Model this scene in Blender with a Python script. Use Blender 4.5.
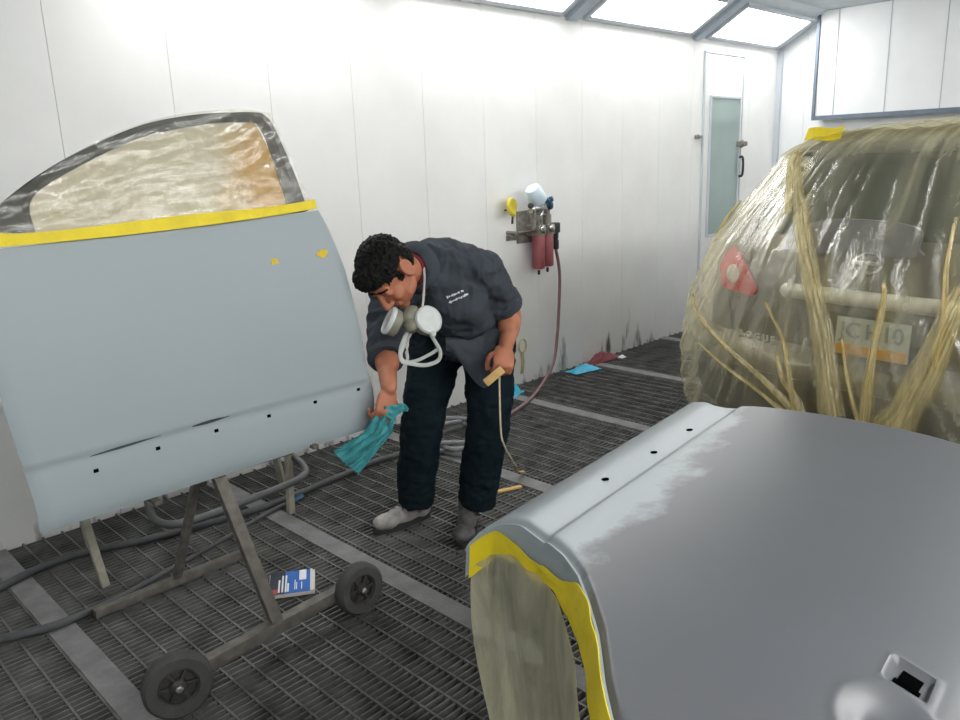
import bpy, bmesh, math, random
from mathutils import Vector, Matrix, noise
random.seed(7)
for _o in list(bpy.data.objects): bpy.data.objects.remove(_o)
S = bpy.context.scene
COL = S.collection
PI = math.pi

# ------------------------------------------------------------------ camera
cam = bpy.data.cameras.new('camera'); cam_o = bpy.data.objects.new('camera', cam); COL.objects.link(cam_o)
cam.sensor_width = 36.0; cam.lens = 791.92 / 960 * 36.0; cam.clip_start = 0.05
YAW, PIT, ROL = math.radians(44.6), math.radians(14.117), math.radians(-2.057)
_f = Vector((math.sin(YAW) * math.cos(PIT), math.cos(YAW) * math.cos(PIT), -math.sin(PIT)))
_r0 = Vector((math.cos(YAW), -math.sin(YAW), 0)); _u0 = _r0.cross(_f)
CR = _r0 * math.cos(ROL) + _u0 * math.sin(ROL); CU = -_r0 * math.sin(ROL) + _u0 * math.cos(ROL)
m = Matrix((CR, CU, -_f)).transposed().to_4x4(); m.translation = Vector((0, 0, 1.5))
cam_o.matrix_world = m
S.camera = cam_o

# ------------------------------------------------------------------ light and exposure
w = bpy.data.worlds.new('booth_air'); S.world = w; w.use_nodes = True
bg = w.node_tree.nodes['Background']; bg.inputs[0].default_value = (0.95, 0.97, 1.0, 1); bg.inputs[1].default_value = 0.05
S.view_settings.view_transform = 'Standard'; S.view_settings.look = 'None'
S.view_settings.exposure = 0.72; S.view_settings.gamma = 1.0; S.view_settings.use_curve_mapping = False
PANEL_POWER = 7.2          # emission of the booth's slanted fluorescent fixtures

# ------------------------------------------------------------------ materials
def srgb(r, g, b):
    f = lambda c: (c / 255 / 12.92) if c / 255 <= 0.04045 else ((c / 255 + 0.055) / 1.055) ** 2.4
    return (f(r), f(g), f(b), 1)

def mat(name, col, rough=0.6, metal=0.0, var=0.0, scale=8.0, bump=0.0, bscale=40.0, spec=0.5, coat=0.0, stretch=None, col2=None):
    m = bpy.data.materials.new(name); m.use_nodes = True
    nt = m.node_tree; b = nt.nodes['Principled BSDF']
    b.inputs['Roughness'].default_value = rough; b.inputs['Metallic'].default_value = metal
    b.inputs['Specular IOR Level'].default_value = spec; b.inputs['Coat Weight'].default_value = coat
    tc = nt.nodes.new('ShaderNodeTexCoord'); mp = nt.nodes.new('ShaderNodeMapping')
    nt.links.new(tc.outputs['Object'], mp.inputs[0])
    if stretch: mp.inputs['Scale'].default_value = stretch
    n = nt.nodes.new('ShaderNodeTexNoise'); n.inputs['Scale'].default_value = scale; n.inputs['Detail'].default_value = 5
    nt.links.new(mp.outputs[0], n.inputs['Vector'])
    r = nt.nodes.new('ShaderNodeValToRGB')
    c2 = col2 or tuple(max(0, c * (1 - var)) for c in col[:3]) + (1,)
    r.color_ramp.elements[0].color = c2; r.color_ramp.elements[1].color = tuple(min(1, c * (1 + var * 0.4)) for c in col[:3]) + (1,) if not col2 else col
    r.color_ramp.elements[0].position = 0.3; r.color_ramp.elements[1].position = 0.7
    nt.links.new(n.outputs['Fac'], r.inputs[0]); nt.links.new(r.outputs[0], b.inputs['Base Color'])
    if bump:
        n2 = nt.nodes.new('ShaderNodeTexNoise'); n2.inputs['Scale'].default_value = bscale; n2.inputs['Detail'].default_value = 4
        nt.links.new(mp.outputs[0], n2.inputs['Vector'])
        bp = nt.nodes.new('ShaderNodeBump'); bp.inputs['Strength'].default_value = bump; bp.inputs['Distance'].default_value = 0.01
        nt.links.new(n2.outputs['Fac'], bp.inputs['Height']); nt.links.new(bp.outputs[0], b.inputs['Normal'])
    return m

def emit(name, col, s):
    m = bpy.data.materials.new(name); m.use_nodes = True; nt = m.node_tree
    e = nt.nodes.new('ShaderNodeEmission'); e.inputs[0].default_value = col; e.inputs[1].default_value = s
    nt.links.new(e.outputs[0], nt.nodes['Material Output'].inputs[0]); nt.nodes.remove(nt.nodes['Principled BSDF'])
    return m

def film_mat(name, tint, haze=(0.75, 0.72, 0.55, 1), amount=0.45, gloss=0.12, rough=0.18, stretch=(6, 6, 6), bump=0.5, amber=None, dens=False):
    """thin plastic masking film: see-through, hazy, crinkled and shiny"""
    m = bpy.data.materials.new(name); m.use_nodes = True; nt = m.node_tree
    nt.nodes.remove(nt.nodes['Principled BSDF']); out = nt.nodes['Material Output']
    tc = nt.nodes.new('ShaderNodeTexCoord'); mp = nt.nodes.new('ShaderNodeMapping'); mp.inputs['Scale'].default_value = stretch
    nt.links.new(tc.outputs['Object'], mp.inputs[0])
    n = nt.nodes.new('ShaderNodeTexNoise'); n.inputs['Scale'].default_value = 1.0; n.inputs['Detail'].default_value = 6; n.inputs['Roughness'].default_value = 0.65
    n.inputs['Distortion'].default_value = 0.6
    nt.links.new(mp.outputs[0], n.inputs['Vector'])
    bp = nt.nodes.new('ShaderNodeBump'); bp.inputs['Strength'].default_value = bump; bp.inputs['Distance'].default_value = 0.03
    nt.links.new(n.outputs['Fac'], bp.inputs['Height'])
    tr = nt.nodes.new('ShaderNodeBsdfTransparent'); tr.inputs[0].default_value = tint
    df = nt.nodes.new('ShaderNodeBsdfDiffuse'); df.inputs[0].default_value = haze
    tl = nt.nodes.new('ShaderNodeBsdfTranslucent'); tl.inputs[0].default_value = haze
    gl = nt.nodes.new('ShaderNodeBsdfGlossy'); gl.inputs['Roughness'].default_value = rough; gl.inputs[0].default_value = (1, 1, 1, 1)
    for x in (df, tl, gl): nt.links.new(bp.outputs[0], x.inputs['Normal'])
    if amber:
        g = nt.nodes.new('ShaderNodeMapping'); g.inputs['Location'].default_value = amber[0]; g.inputs['Scale'].default_value = amber[1]
        nt.links.new(tc.outputs['Object'], g.inputs[0])
        n3 = nt.nodes.new('ShaderNodeTexNoise'); n3.inputs['Scale'].default_value = 7; nt.links.new(tc.outputs['Object'], n3.inputs['Vector'])
        ad = nt.nodes.new('ShaderNodeVectorMath'); ad.operation = 'MULTIPLY_ADD'
        ad.inputs[1].default_value = (0.9, 0.9, 0); ad.inputs[2].default_value = (-0.45, -0.45, 0)
        nt.links.new(n3.outputs['Color'], ad.inputs[0])
        a2 = nt.nodes.new('ShaderNodeVectorMath'); a2.operation = 'ADD'
        nt.links.new(g.outputs[0], a2.inputs[0]); nt.links.new(ad.outputs[0], a2.inputs[1])
        sp = nt.nodes.new('ShaderNodeTexGradient'); sp.gradient_type = 'SPHERICAL'; nt.links.new(a2.outputs[0], sp.inputs[0])
        mx = nt.nodes.new('ShaderNodeMixRGB'); mx.inputs[1].default_value = haze; mx.inputs[2].default_value = amber[2]
        rm = nt.nodes.new('ShaderNodeMath'); rm.operation = 'MULTIPLY'; rm.inputs[1].default_value = 1.8; rm.use_clamp = True
        nt.links.new(sp.outputs['Fac'], rm.inputs[0]); nt.links.new(rm.outputs[0], mx.inputs[0])
        nt.links.new(mx.outputs[0], df.inputs[0]); nt.links.new(mx.outputs[0], tl.inputs[0])
    d2 = nt.nodes.new('ShaderNodeMixShader'); d2.inputs[0].default_value = 0.4
    nt.links.new(df.outputs[0], d2.inputs[1]); nt.links.new(tl.outputs[0], d2.inputs[2])
    a = nt.nodes.new('ShaderNodeMixShader')
    rr = nt.nodes.new('ShaderNodeMapRange'); rr.inputs[1].default_value = 0.35; rr.inputs[2].default_value = 0.7
    rr.inputs[3].default_value = amount * 0.65; rr.inputs[4].default_value = min(1, amount * 1.4)
    nt.links.new(n.outputs['Fac'], rr.inputs[0])
    lw = nt.nodes.new('ShaderNodeLayerWeight'); lw.inputs[0].default_value = 0.28        # film looks denser edge-on
    lm = nt.nodes.new('ShaderNodeMath'); lm.operation = 'MULTIPLY_ADD'; lm.inputs[1].default_value = 0.26 if dens else 0.15; lm.use_clamp = True
    nt.links.new(lw.outputs['Facing'], lm.inputs[0])
    if dens:                                                                            # gathered film lies in more layers; ridge haze also paints streak highlights
        at = nt.nodes.new('ShaderNodeAttribute'); at.attribute_name = 'layers'
        mm = nt.nodes.new('ShaderNodeMath'); mm.operation = 'MULTIPLY'; nt.links.new(rr.outputs[0], mm.inputs[0]); nt.links.new(at.outputs['Fac'], mm.inputs[1])
        l2 = nt.nodes.new('ShaderNodeMath'); l2.operation = 'MULTIPLY'; l2.use_clamp = True; nt.links.new(lm.outputs[0], l2.inputs[0]); nt.links.new(at.outputs['Fac'], l2.inputs[1])
        nt.links.new(mm.outputs[0], lm.inputs[2]); nt.links.new(lm.outputs[0], a.inputs[0])
    else:
        nt.links.new(rr.outputs[0], lm.inputs[2]); nt.links.new(lm.outputs[0], a.inputs[0])
    nt.links.new(tr.outputs[0], a.inputs[1]); nt.links.new(d2.outputs[0], a.inputs[2])
    b = nt.nodes.new('ShaderNodeMixShader'); b.inputs[0].default_value = gloss
    nt.links.new(a.outputs[0], b.inputs[1]); nt.links.new(gl.outputs[0], b.inputs[2])
    nt.links.new(b.outputs[0], out.inputs[0])
    return m

M = {}
M['wall'] = mat('white_wall_panel', srgb(240, 240, 238), 0.42, var=0.05, scale=3, spec=0.45)
def dirty_wall(m):
    nt = m.node_tree; b = nt.nodes['Principled BSDF']
    base = b.inputs['Base Color'].links[0].from_socket
    tc = nt.nodes.new('ShaderNodeTexCoord'); mp = nt.nodes.new('ShaderNodeMapping'); mp.inputs['Scale'].default_value = (9, 9, 2.2)
    nt.links.new(tc.outputs['Object'], mp.inputs[0])
    n = nt.nodes.new('ShaderNodeTexNoise'); n.inputs['Scale'].default_value = 1.3; n.inputs['Detail'].default_value = 7; nt.links.new(mp.outputs[0], n.inputs['Vector'])
    sx = nt.nodes.new('ShaderNodeSeparateXYZ'); nt.links.new(tc.outputs['Object'], sx.inputs[0])
    h = nt.nodes.new('ShaderNodeMapRange'); h.inputs[1].default_value = 0.0; h.inputs[2].default_value = 0.42; h.inputs[3].default_value = 0.30; h.inputs[4].default_value = 0.0
    nt.links.new(sx.outputs['Z'], h.inputs[0])
    a = nt.nodes.new('ShaderNodeMath'); a.operation = 'ADD'; nt.links.new(n.outputs['Fac'], a.inputs[0]); nt.links.new(h.outputs[0], a.inputs[1])
    r = nt.nodes.new('ShaderNodeMapRange'); r.inputs[1].default_value = 0.80; r.inputs[2].default_value = 0.96; nt.links.new(a.outputs[0], r.inputs[0])
    mx = nt.nodes.new('ShaderNodeMixRGB'); mx.inputs[2].default_value = srgb(92, 88, 84); nt.links.new(base, mx.inputs[1]); nt.links.new(r.outputs[0], mx.inputs[0])
    nt.links.new(mx.outputs[0], b.inputs['Base Color'])
dirty_wall(M['wall'])
M['endwall'] = mat('white_end_wall', srgb(237, 239, 240), 0.45, var=0.06, scale=2)
M['ceil'] = mat('unlit_grey_ceiling', srgb(186, 192, 197), 0.7, var=0.12, scale=5)  # white ceiling; the blue-grey of being unlit is put into its colour
M['trimgrey'] = mat('dull_steel_trim', srgb(112, 124, 138), 0.5, 0.3, var=0.15, scale=12)
M['rib'] = mat('pale_rib_paint', srgb(176, 188, 200), 0.5, var=0.08, scale=8)
M['fixture'] = mat('fixture_frame_paint', srgb(196, 203, 210), 0.45, var=0.05)
M['lamp'] = emit('lit_diffuser', (1.0, 1.0, 0.985, 1), PANEL_POWER)
M['lamp_front'] = emit('lit_diffuser_front', (1.0, 1.0, 0.985, 1), PANEL_POWER * 2.05)
M['grate'] = mat('worn_grate_steel', srgb(114, 114, 111), 0.6, 0.2, var=0.3, scale=9, col2=srgb(70, 69, 67))
M['pit'] = mat('dark_pit_filter', srgb(27, 28, 28), 0.95, var=0.3, scale=6)
M['beam'] = mat('dusty_beam_steel', srgb(120, 120, 120), 0.75, 0.05, var=0.25, scale=14, bump=0.2, bscale=60)
M['primer'] = mat('blue_grey_primer', srgb(157, 167, 171), 0.48, var=0.025, scale=2.2, spec=0.4)
M['primer_side'] = mat('primer_edge', srgb(150, 165, 172), 0.55, var=0.04)
M['hole'] = mat('black_opening', srgb(6, 7, 7), 1.0, spec=0.0)
M['dark_streak'] = mat('dark_streak_paint', srgb(72, 80, 86), 0.8, var=0.3, scale=40)
M['tape'] = mat('yellow_masking_tape', srgb(238, 214, 26), 0.55, var=0.12, scale=14, bump=0.3, bscale=30)
M['tape2'] = mat('yellow_crepe_tape', srgb(226, 196, 40), 0.6, var=0.15, scale=20, bump=0.35, bscale=60)
M['sash'] = mat('dark_sash_rubber', srgb(46, 48, 46), 0.5, var=0.25, scale=25)
M['steel'] = mat('rusty_dark_steel', srgb(110, 106, 99), 0.6, 0.3, var=0.35, scale=30, bump=0.1)
M['tube_grey'] = mat('grey_painted_tube', srgb(92, 94, 94), 0.5, 0.3, var=0.25, scale=25)
M['paleleg'] = mat('pale_worn_leg', srgb(176, 172, 156), 0.6, 0.1, var=0.25, scale=25)
M['rubber'] = mat('dusty_tyre_rubber', srgb(70, 69, 68), 0.85, var=0.2, scale=25, bump=0.2, bscale=80)
M['hub'] = mat('grey_wheel_hub', srgb(62, 60, 60), 0.6, 0.2, var=0.2)
M['bolt'] = mat('bright_axle_nut', srgb(170, 170, 168), 0.35, 0.8)
M['hose_dark'] = mat('dark_grey_hose', srgb(72, 74, 76), 0.6, var=0.2, scale=30)
M['hose_grey'] = mat('pale_grey_hose', srgb(128, 130, 132), 0.55, var=0.15, scale=30)
M['hose_red'] = mat('dusty_red_hose', srgb(138, 92, 96), 0.55, var=0.2, scale=14, col2=srgb(122, 108, 108))
M['teal'] = mat('teal_cloth', srgb(66, 150, 156), 0.85, var=0.22, scale=16, bump=0.5, bscale=50)
M['blue'] = mat('bright_blue_plastic', srgb(70, 178, 214), 0.5, var=0.15, scale=20)
M['redrag'] = mat('dusty_red_rag', srgb(128, 66, 70), 0.9, var=0.3, scale=25)
M['white'] = mat('white_plastic', srgb(228, 230, 232), 0.45, var=0.05)
M['chrome'] = mat('worn_chrome', srgb(190, 190, 188), 0.25, 0.9, var=0.2, scale=20)
M['brass'] = mat('grubby_fitting', srgb(150, 146, 138), 0.45, 0.45, var=0.35, scale=40)
M['darkmetal'] = mat('dark_fitting', srgb(62, 64, 66), 0.5, 0.4, var=0.3, scale=30)
M['bowl'] = mat('red_filter_bowl', srgb(150, 78, 84), 0.45, var=0.15, scale=20)
M['gunblue'] = mat('blue_gun_cap', srgb(48, 92, 120), 0.4, 0.2, var=0.2)
M['cup'] = mat('translucent_paint_cup', srgb(214, 232, 242), 0.35, var=0.05)
M['yellow'] = mat('yellow_plastic', srgb(214, 196, 60), 0.5, var=0.15, scale=30)
M['doorglass'] = mat('greenish_window_glass', srgb(158, 176, 172), 0.15, var=0.08, scale=3, spec=0.6)
M['skin'] = mat('tan_skin', srgb(182, 118, 91), 0.55, var=0.14, scale=14, spec=0.35)
M['hair'] = mat('black_hair', srgb(15, 14, 13), 0.65, var=0.3, scale=60, bump=0.5, bscale=120, spec=0.2)
M['lip'] = mat('lip_skin', srgb(150, 88, 78), 0.5)
M['eye'] = mat('eye_white', srgb(150, 128, 118), 0.3)
M['iris'] = mat('dark_iris', srgb(30, 20, 16), 0.3)
M['shirt'] = mat('charcoal_work_shirt', srgb(66, 72, 79), 0.9, var=0.12, scale=9, bump=0.25, bscale=26, spec=0.2)
M['tee'] = mat('maroon_undershirt', srgb(110, 30, 40), 0.9, var=0.15)
M['trouser'] = mat('dark_navy_trousers', srgb(18, 31, 38), 0.92, var=0.25, scale=10, bump=0.25, bscale=24, spec=0.15)
M['shoe'] = mat('scuffed_grey_leather', srgb(150, 146, 142), 0.6, var=0.45, scale=22, bump=0.2)
M['shoe2'] = mat('dark_scuffed_leather', srgb(92, 90, 90), 0.6, var=0.6, scale=22, bump=0.2)
M['sole'] = mat('dark_sole', srgb(40, 40, 40), 0.8)
M['thread'] = mat('white_thread', srgb(225, 228, 230), 0.8)
M['resp'] = mat('olive_grey_silicone', srgb(138, 136, 120), 0.5, var=0.2, scale=20)
M['filter'] = mat('pale_filter_disc', srgb(206, 210, 208), 0.6, var=0.1, scale=30)
M['strap'] = mat('white_elastic_strap', srgb(196, 200, 196), 0.8, var=0.1)
M['wood'] = mat('pale_wood', srgb(214, 176, 112), 0.7, var=0.2, scale=30)
M['string'] = mat('tan_string', srgb(206, 190, 160), 0.8, var=0.2, scale=30)
M['boxblue'] = mat('blue_carton_print', srgb(28, 96, 178), 0.5, var=0.15, scale=14)
M['boxblack'] = mat('dark_carton_print', srgb(26, 34, 52), 0.5)
M['carton'] = mat('carton_white', srgb(206, 202, 196), 0.7)
M['redprint'] = mat('red_print', srgb(160, 60, 62), 0.6)
M['carpaint'] = mat('silver_beige_car_paint', srgb(114, 110, 96), 0.38, 0.35, var=0.06, scale=3, coat=0.3)
M['carglass'] = mat('tinted_rear_glass', srgb(66, 74, 62), 0.12, var=0.1, scale=3, spec=0.6)
M['carplastic'] = mat('dark_bumper_plastic', srgb(64, 63, 57), 0.55, var=0.12)
M['lightred'] = mat('red_lamp_lens', srgb(216, 22, 36), 0.2, var=0.12, scale=14, coat=0.5)
M['lightwhite'] = mat('clear_lamp_lens', srgb(226, 216, 196), 0.25)
M['plate'] = mat('pale_number_plate', srgb(196, 204, 196), 0.5)
M['plateorange'] = mat('orange_plate_band', srgb(222, 160, 26), 0.5)
M['platechar'] = mat('plate_letters', srgb(128, 138, 140), 0.5)
M['garnish'] = mat('pale_garnish', srgb(226, 226, 218), 0.35, 0.1)
M['purple'] = mat('slate_hump', srgb(104, 104, 114), 0.5, var=0.15)
M['film_car'] = film_mat('car_masking_film', (0.97, 0.95, 0.86, 1), (0.88, 0.83, 0.58, 1), 0.25, 0.14, 0.11, (9, 9, 2.0), 0.35, dens=True)
M['film_fold'] = film_mat('gathered_masking_film', (0.92, 0.86, 0.66, 1), srgb(236, 220, 160), 0.7, 0.09, 0.22, (26, 26, 3), 0.5, dens=True)
M['film_door'] = film_mat('window_masking_film', (0.97, 0.95, 0.88, 1), (0.85, 0.85, 0.80, 1), 0.14, 0.06, 0.14, (5, 5, 9), 0.4)
M['pane_mask'] = film_mat('masked_pane', (0.97, 0.95, 0.85, 1), srgb(224, 219, 202), 0.9, 0.04, 0.3, (5, 5, 8), 0.35, amber=((-3.75, -3.75, 0), (4.4, 4.3, 0), srgb(214, 172, 64)))
M['film_arch'] = film_mat('arch_masking_film', (0.93, 0.91, 0.76, 1), (0.80, 0.77, 0.56, 1), 0.58, 0.07, 0.25, (8, 8, 2), 0.6)

# ------------------------------------------------------------------ builders
ORG = {}
def tag(o, label=None, cat=None, group=None, kind=None):
    if label: o['label'] = label
    if cat: o['category'] = cat
    if group: o['group'] = group
    if kind: o['kind'] = kind
    return o

def empty(name, loc, label, cat, group=None, rot=None):
    o = bpy.data.objects.new(name, None); COL.objects.link(o); o.empty_display_size = 0.05
    o.location = loc
    if rot is not None: o.rotation_euler = rot
    ORG[o.name] = Vector(loc) if rot is None else None
    return tag(o, label, cat, group)

def obj(name, bm, m, parent=None, local=False, smooth=True):
    """bmesh (or mesh) in world coordinates -> one object; a child is stored relative to its thing, a lone mesh relative to its own base"""
    if isinstance(bm, bmesh.types.BMesh):
        me = bpy.data.meshes.new(name); bmesh.ops.recalc_face_normals(bm, faces=bm.faces[:]) if not bm.faces.layers.int.get('keep') else None
        bm.to_mesh(me); bm.free()
    else: me = bm
    mats = m if isinstance(m, (list, tuple)) else [m]
    for x in mats: me.materials.append(M[x])
    if smooth:
        me.polygons.foreach_set('use_smooth', [True] * len(me.polygons))
        try: me.set_sharp_from_angle(angle=math.radians(38))
        except Exception: pass
    o = bpy.data.objects.new(name, me); COL.objects.link(o)
    if parent is not None:
        o.parent = parent
        base = ORG.get(parent.name)
        if not local and base is not None:
            me.transform(Matrix.Translation(-base)); ORG[o.name] = base
        else: ORG[o.name] = None if base is None else base
    elif not local:
        xs = [v.co for v in me.vertices]
        c = Vector(((min(v.x for v in xs) + max(v.x for v in xs)) / 2, (min(v.y for v in xs) + max(v.y for v in xs)) / 2, min(v.z for v in xs)))
        me.transform(Matrix.Translation(-c)); o.location = c; ORG[o.name] = c
    me.update()
    return o

def thing(name, bm, m, label, cat, group=None, smooth=True):
    return tag(obj(name, bm, m, smooth=smooth), label, cat, group)

def struct(name, bm, m, parent=None, smooth=False):
    o = obj(name, bm, m, parent, local=parent is None, smooth=smooth)
    o['kind'] = 'structure'
    return o

def new(): return bmesh.new()

def box(bm, x0, x1, y0, y1, z0, z1, bev=0.0, mi=0):
    vs = [bm.verts.new((x, y, z)) for x in (x0, x1) for y in (y0, y1) for z in (z0, z1)]
    q = [(0, 1, 3, 2), (4, 6, 7, 5), (0, 4, 5, 1), (2, 3, 7, 6), (0, 2, 6, 4), (1, 5, 7, 3)]
    fs = [bm.faces.new([vs[i] for i in f]) for f in q]
    for f in fs: f.material_index = mi
    if bev:
        es = list({e for f in fs for e in f.edges})
        bmesh.ops.bevel(bm, geom=es, offset=bev, segments=2, profile=0.6, affect='EDGES')
    return bm

def obox(bm, c, ax, ay, az, sx, sy, sz, bev=0.0):
    """box centred at c along three unit axes"""
    c = Vector(c); vs = []
    for i in (-1, 1):
        for j in (-1, 1):
            for k in (-1, 1): vs.append(bm.verts.new(c + Vector(ax) * i * sx / 2 + Vector(ay) * j * sy / 2 + Vector(az) * k * sz / 2))
    q = [(0, 1, 3, 2), (4, 6, 7, 5), (0, 4, 5, 1), (2, 3, 7, 6), (0, 2, 6, 4), (1, 5, 7, 3)]
    fs = [bm.faces.new([vs[i] for i in f]) for f in q]
    if bev: bmesh.ops.bevel(bm, geom=list({e for f in fs for e in f.edges}), offset=bev, segments=2, profile=0.6, affect='EDGES')
    return bm

def axes(d, hint=(0, 0, 1)):
    d = Vector(d).normalized(); h = Vector(hint)
    if abs(d.dot(h)) > 0.97: h = Vector((1, 0, 0)) if abs(d.x) < 0.9 else Vector((0, 1, 0))
    a = d.cross(h).normalized(); b = a.cross(d).normalized()
    return d, a, b

def bar(bm, p, q, w, h=None, bev=0.002, hint=(0, 0, 1)):
    p, q = Vector(p), Vector(q); d, a, b = axes(q - p, hint)
    return obox(bm, (p + q) / 2, d, a, b, (q - p).length, w, h or w, bev)

def cat_rom(pts, n=8, closed=False):
    P = [Vector(p) for p in pts]; out = []; N = len(P)
    if N < 3: return [P[0].lerp(P[-1], i / n) for i in range(n + 1)]
    for i in range(N - 1 if not closed else N):
        p0 = P[(i - 1) % N] if closed or i > 0 else P[0] * 2 - P[1]
        p1 = P[i]; p2 = P[(i + 1) % N]
        p3 = P[(i + 2) % N] if closed or i + 2 < N else P[-1] * 2 - P[-2]
        for k in range(n):
            t = k / n
            out.append(0.5 * ((2 * p1) + (p2 - p0) * t + (2 * p0 - 5 * p1 + 4 * p2 - p3) * t * t + (3 * p1 - p0 - 3 * p2 + p3) * t ** 3))
    if not closed: out.append(P[-1].copy())
    return out

def lerp_list(vals, t):
    x = t * (len(vals) - 1); i = min(int(x), len(vals) - 2); f = x - i
    return vals[i] * (1 - f) + vals[i + 1] * f

def tube(bm, pts, r, seg=10, n=6, smooth=True, cap=True, flat=1.0, hint=(0, 0, 1), round_ends=False):
    """tube along points; r a number or a list; flat squashes the section along its second axis"""
    P = cat_rom(pts, n) if smooth and len(pts) > 2 else [Vector(p) for p in pts]
    N = len(P); R = [(lerp_list(r, i / (N - 1)) if isinstance(r, (list, tuple)) else r) for i in range(N)]
    if round_ends:
        d0 = (P[0] - P[1]).normalized(); d1 = (P[-1] - P[-2]).normalized()
        pre = [(P[0] + d0 * R[0] * s, R[0] * math.sqrt(max(1 - s * s, 0.0025))) for s in (0.97, 0.8, 0.45)]
        post = [(P[-1] + d1 * R[-1] * s, R[-1] * math.sqrt(max(1 - s * s, 0.0025))) for s in (0.45, 0.8, 0.97)]
        P = [p for p, _ in pre] + P + [p for p, _ in post]; R = [x for _, x in pre] + R + [x for _, x in post]; N = len(P)
    rings = []; a = None
    for i in range(N):
        d = (P[min(i + 1, N - 1)] - P[max(i - 1, 0)]).normalized()
        if a is None: _, a, b = axes(d, hint)
        else:
            a = (a - d * a.dot(d)).normalized(); b = a.cross(d) * -1; b = d.cross(a)
        rings.append([bm.verts.new(P[i] + (a * math.cos(2 * PI * k / seg) + b * math.sin(2 * PI * k / seg) * flat) * R[i]) for k in range(seg)])
    for i in range(N - 1):
        for k in range(seg): bm.faces.new((rings[i][k], rings[i][(k + 1) % seg], rings[i + 1][(k + 1) % seg], rings[i + 1][k]))
    if cap:
        bm.faces.new(rings[0][::-1]); bm.faces.new(rings[-1])
    return bm

def lathe(bm, prof, c, axis=(0, 0, 1), seg=24, capped=True):
    """prof: (radius, height) pairs along axis from c"""
    d, a, b = axes(axis); c = Vector(c); rings = []
    for r, h in prof:
        r = max(r, 0.0004)
        rings.append([bm.verts.new(c + d * h + (a * math.cos(2 * PI * k / seg) + b * math.sin(2 * PI * k / seg)) * r) for k in range(seg)])
    for i in range(len(rings) - 1):
        for k in range(seg): bm.faces.new((rings[i][k], rings[i][(k + 1) % seg], rings[i + 1][(k + 1) % seg], rings[i + 1][k]))
    if capped: bm.faces.new(rings[0][::-1]); bm.faces.new(rings[-1])
    return bm

def ellipsoid(bm, c, rad, rot=None, seg=20, rings=12):
    r = bmesh.ops.create_uvsphere(bm, u_segments=seg, v_segments=rings, radius=1)
    T = Matrix.Translation(Vector(c)) @ (rot.to_4x4() if rot is not None else Matrix()) @ Matrix.Diagonal((*rad, 1))
    bmesh.ops.transform(bm, matrix=T, verts=r['verts'])
    return bm

def grid(bm, f, nu, nv, mi=0):
    """f(u, v) -> point, u and v in 0..1"""
    V = [[bm.verts.new(f(i / nu, j / nv)) for j in range(nv + 1)] for i in range(nu + 1)]
    for i in range(nu):
        for j in range(nv):
            fc = bm.faces.new((V[i][j], V[i + 1][j], V[i + 1][j + 1], V[i][j + 1])); fc.material_index = mi
    return V

def solidify(bm, t):
    """give an open sheet a thickness t along its normals"""
    bmesh.ops.recalc_face_normals(bm, faces=bm.faces[:]); bm.normal_update()
    bmesh.ops.solidify(bm, geom=bm.faces[:] , thickness=t)
    return bm

def fuse(bm, voxel, smooth=4, factor=0.5):
    """union of overlapping closed pieces as one continuous skin"""
    bmesh.ops.recalc_face_normals(bm, faces=bm.faces[:])
    me = bpy.data.meshes.new('tmp'); bm.to_mesh(me); bm.free()
    o = bpy.data.objects.new('tmp', me); COL.objects.link(o)
    r = o.modifiers.new('r', 'REMESH'); r.mode = 'VOXEL'; r.voxel_size = voxel
    if smooth:
        s = o.modifiers.new('s', 'SMOOTH'); s.iterations = smooth; s.factor = factor
    dg = bpy.context.evaluated_depsgraph_get(); dg.update()
    out = bpy.data.meshes.new_from_object(o.evaluated_get(dg))
    bpy.data.objects.remove(o); bpy.data.meshes.remove(me)
    out.materials.clear()
    return out

def crumple(me, amp, freq, stretch=(1, 1, 1), sharp=False):
    ns = [v.normal.copy() for v in me.vertices]
    for v, n in zip(me.vertices, ns):
        p = Vector((v.co.x * stretch[0], v.co.y * stretch[1], v.co.z * stretch[2])) * freq
        k = noise.noise(p) + 0.5 * noise.noise(p * 2.1)
        if sharp: k = 0.6 - 2 * abs(k)
        v.co += n * k * amp
    me.update()
    return me

# ================================================================== the booth
WX0, WX1, WY0, WY1, WH, CH = -2.6, 7.6, -1.5, 3.562, 2.39, 2.67

def grooved_wall(axis, a0, a1, at, z1, first, pitch, out, depth=0.005, width=0.004):
    """wall of sheet panels butted with open V seams; axis 'x' runs along X"""
    bm = new(); prof = []
    s = first
    while s < a0: s += pitch
    prof.append((a0, 0))
    while s < a1:
        prof += [(s - width / 2, 0), (s, depth), (s + width / 2, 0)]; s += pitch
    prof.append((a1, 0)); prof += [(a1, 0.08), (a0, 0.08)]
    P = lambda a, d, z: (a, at + out * d, z) if axis == 'x' else (at + out * d, a, z)
    lo = [bm.verts.new(P(a, d, -0.35)) for a, d in prof]; hi = [bm.verts.new(P(a, d, z1)) for a, d in prof]
    n = len(prof)
    for i in range(n): bm.faces.new((lo[i], lo[(i + 1) % n], hi[(i + 1) % n], hi[i]))
    bm.faces.new(lo[::-1]); bm.faces.new(hi)
    return bm

struct('wall_back', grooved_wall('x', WX0, WX1, WY1, WH + 0.3, 1.171, 0.4895, 1), 'wall')
struct('wall_right', grooved_wall('y', WY0 - 0.1, WY1 + 0.08, WX1, CH, 3.3, 0.49, 1), 'endwall')
struct('wall_left', grooved_wall('y', WY0 - 0.1, WY1 + 0.08, WX0, CH, 0.2, 0.49, -1), 'endwall')
struct('wall_front', grooved_wall('x', WX0, WX1, WY0, WH + 0.3, 0.1, 0.49, -1), 'wall')

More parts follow.
